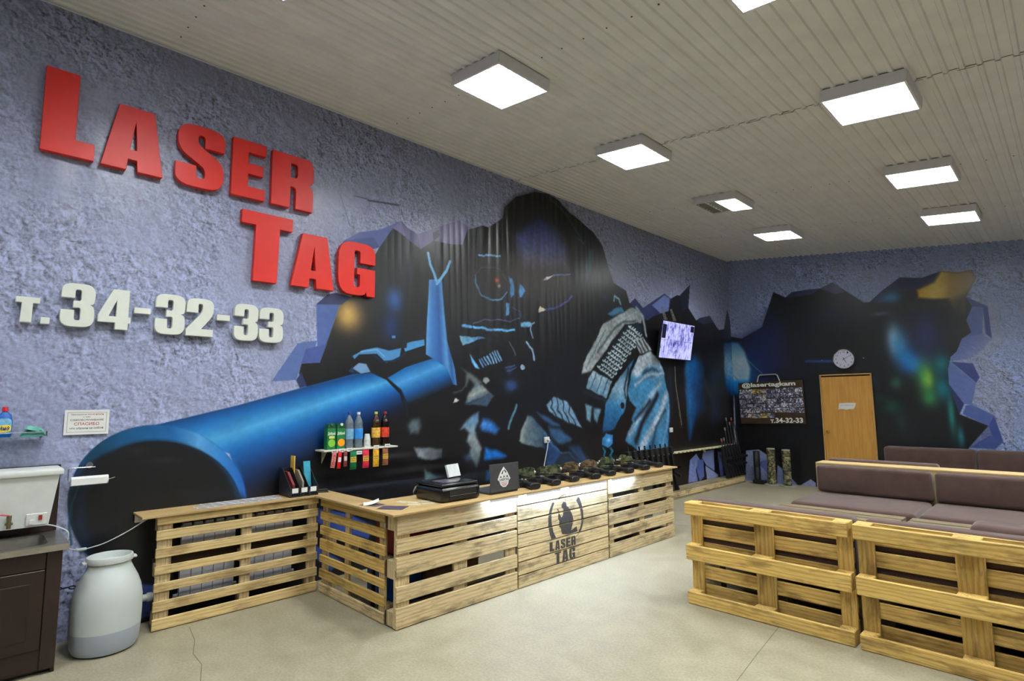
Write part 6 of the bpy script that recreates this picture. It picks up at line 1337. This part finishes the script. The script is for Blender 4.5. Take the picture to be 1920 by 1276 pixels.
def rifle(label, y, lean, h, tip, kind, grp):
    """standing rifle, butt on the plinth, muzzle up, leaning into the rail"""
    t = thing('toy_rifle', label, 'toy gun', (.262, y, .150), group=grp, rot=(RAD(lean), RAD(-5), 0))
    b = .62*min(h, .78)/.78
    MB().prism([round_poly([(-.03,0,.01),(.055,.005,.01),(.03,.12,.02),(.022,.22),(-.022,.22),(-.02,.10,.02)])], (0,-.018,0), X, Z, Y, .036).obj('stock', GUN, t)
    MB().rbox(-.03,.03,-.022,.022,.221,.42,.006,2).obj('receiver', GUN, t); MB().prism([[(.03,.26),(.11,.215),(.12,.25),(.03,.30)]], (0,-.015,0), X, Z, Y, .03).obj('grip', GUN, t)
    MB().prism([[(.031,.34),(.15,.36),(.155,.40),(.031,.40)]], (0,-.014,0), X, Z, Y, .028).obj('magazine', GUN, t)
    MB().cyl((-.052,0,.26), (-.052,0,.42), .017, n=12).cyl((-.052,0,.40), (-.052,0,.45), .024, n=12).obj('scope', GUN, t, smooth=True)
    MB().rbox(-.026,.026,-.024,.024,.421,b,.008,2).obj('handguard', GUN, t); MB().cyl((0,0,b+.0005), (0,0,h-.06 if kind else h-.171), .012, n=10).obj('barrel', GUN2 if kind else GUN, t, smooth=True)
    MB().cyl((0,0,h-.0595), (0,0,h), .019 if kind else .014, n=12).obj('muzzle', tip, t, smooth=True)
    if not kind: MB().rbox(-.034,.034,-.042,.042,h-.17,h-.062,.01,2).obj('sensor_head', GUN, t)
    MB().cyl((.0, .0235, .30), (.0,.030,.30), .012, n=10).obj('sensor', SIL, t)
order = ['nearest the counter','second from the counter','third from the counter','fourth from the counter','fifth from the counter','sixth from the counter','seventh from the counter','eighth from the counter','ninth from the counter']
for k in range(9):
    rifle('black rifle in the near rack group behind the counter end, ' + order[k], 7.36+k*.157, 3, .78, GUN, 0, 'near group of rack rifles')
REDT, GREYT, BLUET = plain('tip_red', (150,60,64), .5), plain('tip_grey', (112,112,104), .5), plain('tip_blue', (70,90,140), .5)
for k, (y_, h, tp, lb) in enumerate(((10.55,.76,REDT,'short rifle with a pink red tip, leftmost of the far rack group'),(10.66,.77,GREYT,'short rifle with a grey tip in the far rack group'),(10.78,.96,GREYT,'medium long rifle with a thick olive barrel in the far rack group'),(10.91,1.15,GREYT,'tall rifle, left of the two tallest in the far rack group'),(11.03,1.06,GREYT,'rifle standing between the two tallest rifles'),(11.14,1.15,REDT,'tall rifle with a red barrel end in the far rack group'),(11.25,1.06,GREYT,'long rifle nearest the back wall in the far rack group'))):
    rifle(lb, y_, 5, h, tp, 1, 'far group of rack rifles')
# ------------------------------------------------------------------ three cylinders on the floor by the corner
CAMT = camo('camo_tower', ((60,56,40),(112,108,72),(150,138,104),(34,32,26)))
def tower(x, y, h, r, mat, label, cuts):
    t = thing('pillar_target', label, 'pillar', (x, y, 0)); MB().lathe([(0,0),(.15,0),(.15,.018),(0,.018)], 32).obj('base_plate', plain('grey_base', (150,150,140), .6), t)
    for k in range(cuts):
        a, b = .0185+(h-.04)*k/cuts, .0185+(h-.04)*(k+1)/cuts
        MB().lathe([(0,a),(r*.88,a),(r,a+.012),(r,b-.012),(r*.88,b),(0,b)], 24).obj('segment', mat, t, smooth=True)
    MB().lathe([(0,h-.021),(r*1.02,h-.021),(r*1.02,h-.004),(r*.9,h),(0,h)], 24).obj('top_cap', plain('cap_grey', (170,168,150), .5) if cuts > 2 else GUN2, t); return t
t = tower(.48, 11.40, .62, .062, GUN2 if False else plain('tower_black', (34,36,40), .5), 'black cylinder target with a box at its foot, left of the camouflage ones', 2)
MB().box(-.02, .20, -.20, -.06, .0185, .075, .004).obj('foot_box', BLACK, t)
tower(.80, 11.30, .70, .075, CAMT, 'camouflage cylinder target in the middle of the three', 6); tower(1.09, 11.28, .69, .075, CAMT, 'camouflage cylinder target nearest the door', 6)
# ------------------------------------------------------------------ pallet sofas
WHX, WHZ, WGX = wood('honey','x'), wood('honey','z'), wood('grey','x')
def euro_upright(label, x0, y0, flip=False):
    """euro pallet standing on its long edge, its underside to the camera"""
    t = thing('upright_pallet', label, 'pallet', (x0+.6, y0, 0), group='upright pallets'); s = 1
    for z0, z1 in ((.001,.10),(.345,.465),(.70,.80)): plank('bottom_board', t, WHX, -.598, .598, .0, .022, z0, z1, .006)
    for xa, xb in ((-.598,-.498),(-.072,.072),(.498,.598)):
        for z0, z1 in ((.001,.10),(.345,.465),(.70,.80)): plank('block', t, WHZ, xa+.001, xb-.001, .0225, .0995, z0, z1, .005)
        plank('stringer', t, WHZ, xa, xb, .10, .122, .001, .80)
    for z0, z1 in ((.001,.145),(.186,.286),(.327,.472),(.513,.613),(.655,.80)): plank('deck_board', t, WHX, -.598, .598, .1225, .144, z0, z1)
    return t
def euro_flat(label, x0, y0, z0, along='x', grp='pallets lying flat under the seats', dk='grey'):
    WGX = wood(dk, 'x')
    t = thing('flat_pallet', label, 'pallet', (x0+.6, y0+.4, z0), group=grp)
    for ya, yb in ((-.4,-.255),(-.214,-.114),(-.0725,.0725),(.114,.214),(.255,.4)): plank('deck_board', t, WGX, -.598, .598, ya, yb, .122, .144)
    for xa, xb in ((-.598,-.453),(-.0725,.0725),(.453,.598)): plank('stringer', t, wood('grey','y'), xa, xb, -.4, .4, .1, .1215)
    for ya, yb in ((-.4,-.3),(-.0725,.0725),(.3,.4)):
        plank('bottom_board', t, WGX, -.598, .598, ya, yb, .001, .022)
        for xa, xb in ((-.598,-.453),(-.0725,.0725),(.453,.598)): plank('block', t, wood('grey','z'), xa, xb, ya, yb, .0225, .0995)
    return t
def cushion(name, label, x0, x1, y0, y1, z0, z1, r=.035):
    cx, cy = (x0+x1)/2, (y0+y1)/2; hx, hy = (x1-x0)/2, (y1-y0)/2
    o = MB().rbox(-hx, hx, -hy, hy, 0, z1-z0, r, 4).obj(name, BROWN, None, (cx, cy, z0), smooth=True); tag(o, label, 'cushion', 'brown sofa cushions'); return o
Y1 = 4.316
euro_upright('upright pallet at the left end of the near sofa back', 2.752, Y1); euro_upright('upright pallet of the near sofa back cut off by the right edge', 3.978, Y1-.004); euro_upright('upright pallet of the near sofa back beyond the photo edge', 5.20, Y1)
for k, xx in enumerate((2.752, 3.978, 5.20)):
    nm = ['at its left end', 'in its middle', 'beyond the photo edge'][k]
    for j in range(2): euro_flat('flat pallet under the near sofa seat, ' + ['lower layer ', 'upper layer '][j] + nm, xx, Y1+.30, .145*j)
    cushion('back_cushion', 'dark brown back cushion of the near sofa ' + nm, xx+.03, xx+1.2, Y1+.149, Y1+.285, .30, .812)
    cushion('seat_cushion', 'dark brown seat cushion of the near sofa ' + nm, xx+.01, xx+1.2, Y1+.29, Y1+1.08, .291, .42)
cushion('corner_cushion', 'brown cushion set across behind the near sofa back, at the right', 4.56, 5.7, Y1+.29, Y1+.52, .421, .84, .05)
# low table between the sofas
for k, xx in enumerate((2.58, 3.83)):
    for j in range(3): euro_flat('flat pallet of the low table between the sofas, ' + ['bottom', 'middle', 'top'][j] + ' of the ' + ['left stack', 'right stack'][k], xx, 6.14, .145*j, grp='pallets of the low table', dk='old')
# second sofa facing the camera
for k, xx in enumerate((2.62, 3.86, 5.10)):
    nm = ['left place', 'middle place', 'place beyond the photo edge'][k]
    euro_flat('flat pallet under the second sofa, ' + nm, xx, 7.25, 0); euro_flat('flat pallet on top under the second sofa seat, ' + nm, xx, 7.25, .145)
    cushion('seat_cushion', 'brown seat cushion of the second sofa facing the camera, ' + nm, xx, xx+1.225, 7.03, 7.98, .2915, .455, .05); cushion('back_cushion', 'brown back cushion of the second sofa facing the camera, ' + nm, xx+.02, xx+1.235, 7.95, 8.085, .456, .795, .045)
WPT = plain('cap_pine', (190,164,112), .55, var=.12, scale=9)
t = thing('sofa_partition', 'pale timber partition with a flat cap between the back to back sofas', 'partition', (2.60, 8.09, 0))
MB().box(0, 3.8, .0, .30, .79, .812, .003).obj('cap_board', wood('top','x') if False else WPT, t); MB().box(0, .022, .004, .296, .0, .7895, .002).obj('end_board', WPT, t); MB().box(.023, 3.79, .004, .026, .0, .7895).obj('front_board', WPT, t); MB().box(.023, 3.79, .272, .296, .0, .7895).obj('back_board', WPT, t)
cushion('back_cushion', 'brown back cushion of the third sofa, its top edge showing over the partition', 2.66, 3.86, 8.395, 8.53, .30, .845); cushion('back_cushion', 'brown back cushion of the third sofa hidden behind the partition', 3.88, 5.08, 8.395, 8.53, .30, .80)
for k, xx in enumerate((2.62, 3.86)):
    nm = ['at the left', 'at the right'][k]
    euro_flat('flat pallet under the third sofa ' + nm, xx, 8.55, 0); cushion('seat_cushion', 'brown seat cushion of the third sofa ' + nm, xx, xx+1.22, 8.54, 9.3, .146, .30)
# fourth sofa against the back wall
for k, xx in enumerate((2.69, 3.92, 5.15)):
    nm = ['beside the door', 'in its middle', 'beyond the photo edge'][k]
    euro_flat('flat pallet under the back wall sofa ' + nm, xx, 10.62, 0); cushion('seat_cushion', 'brown seat cushion of the back wall sofa ' + nm, xx, xx+1.22, 10.55, 11.24, .146, .40); cushion('back_cushion', 'brown back cushion against the back wall ' + nm, xx, xx+1.225, 11.25, 11.50, .36, .83, .05)
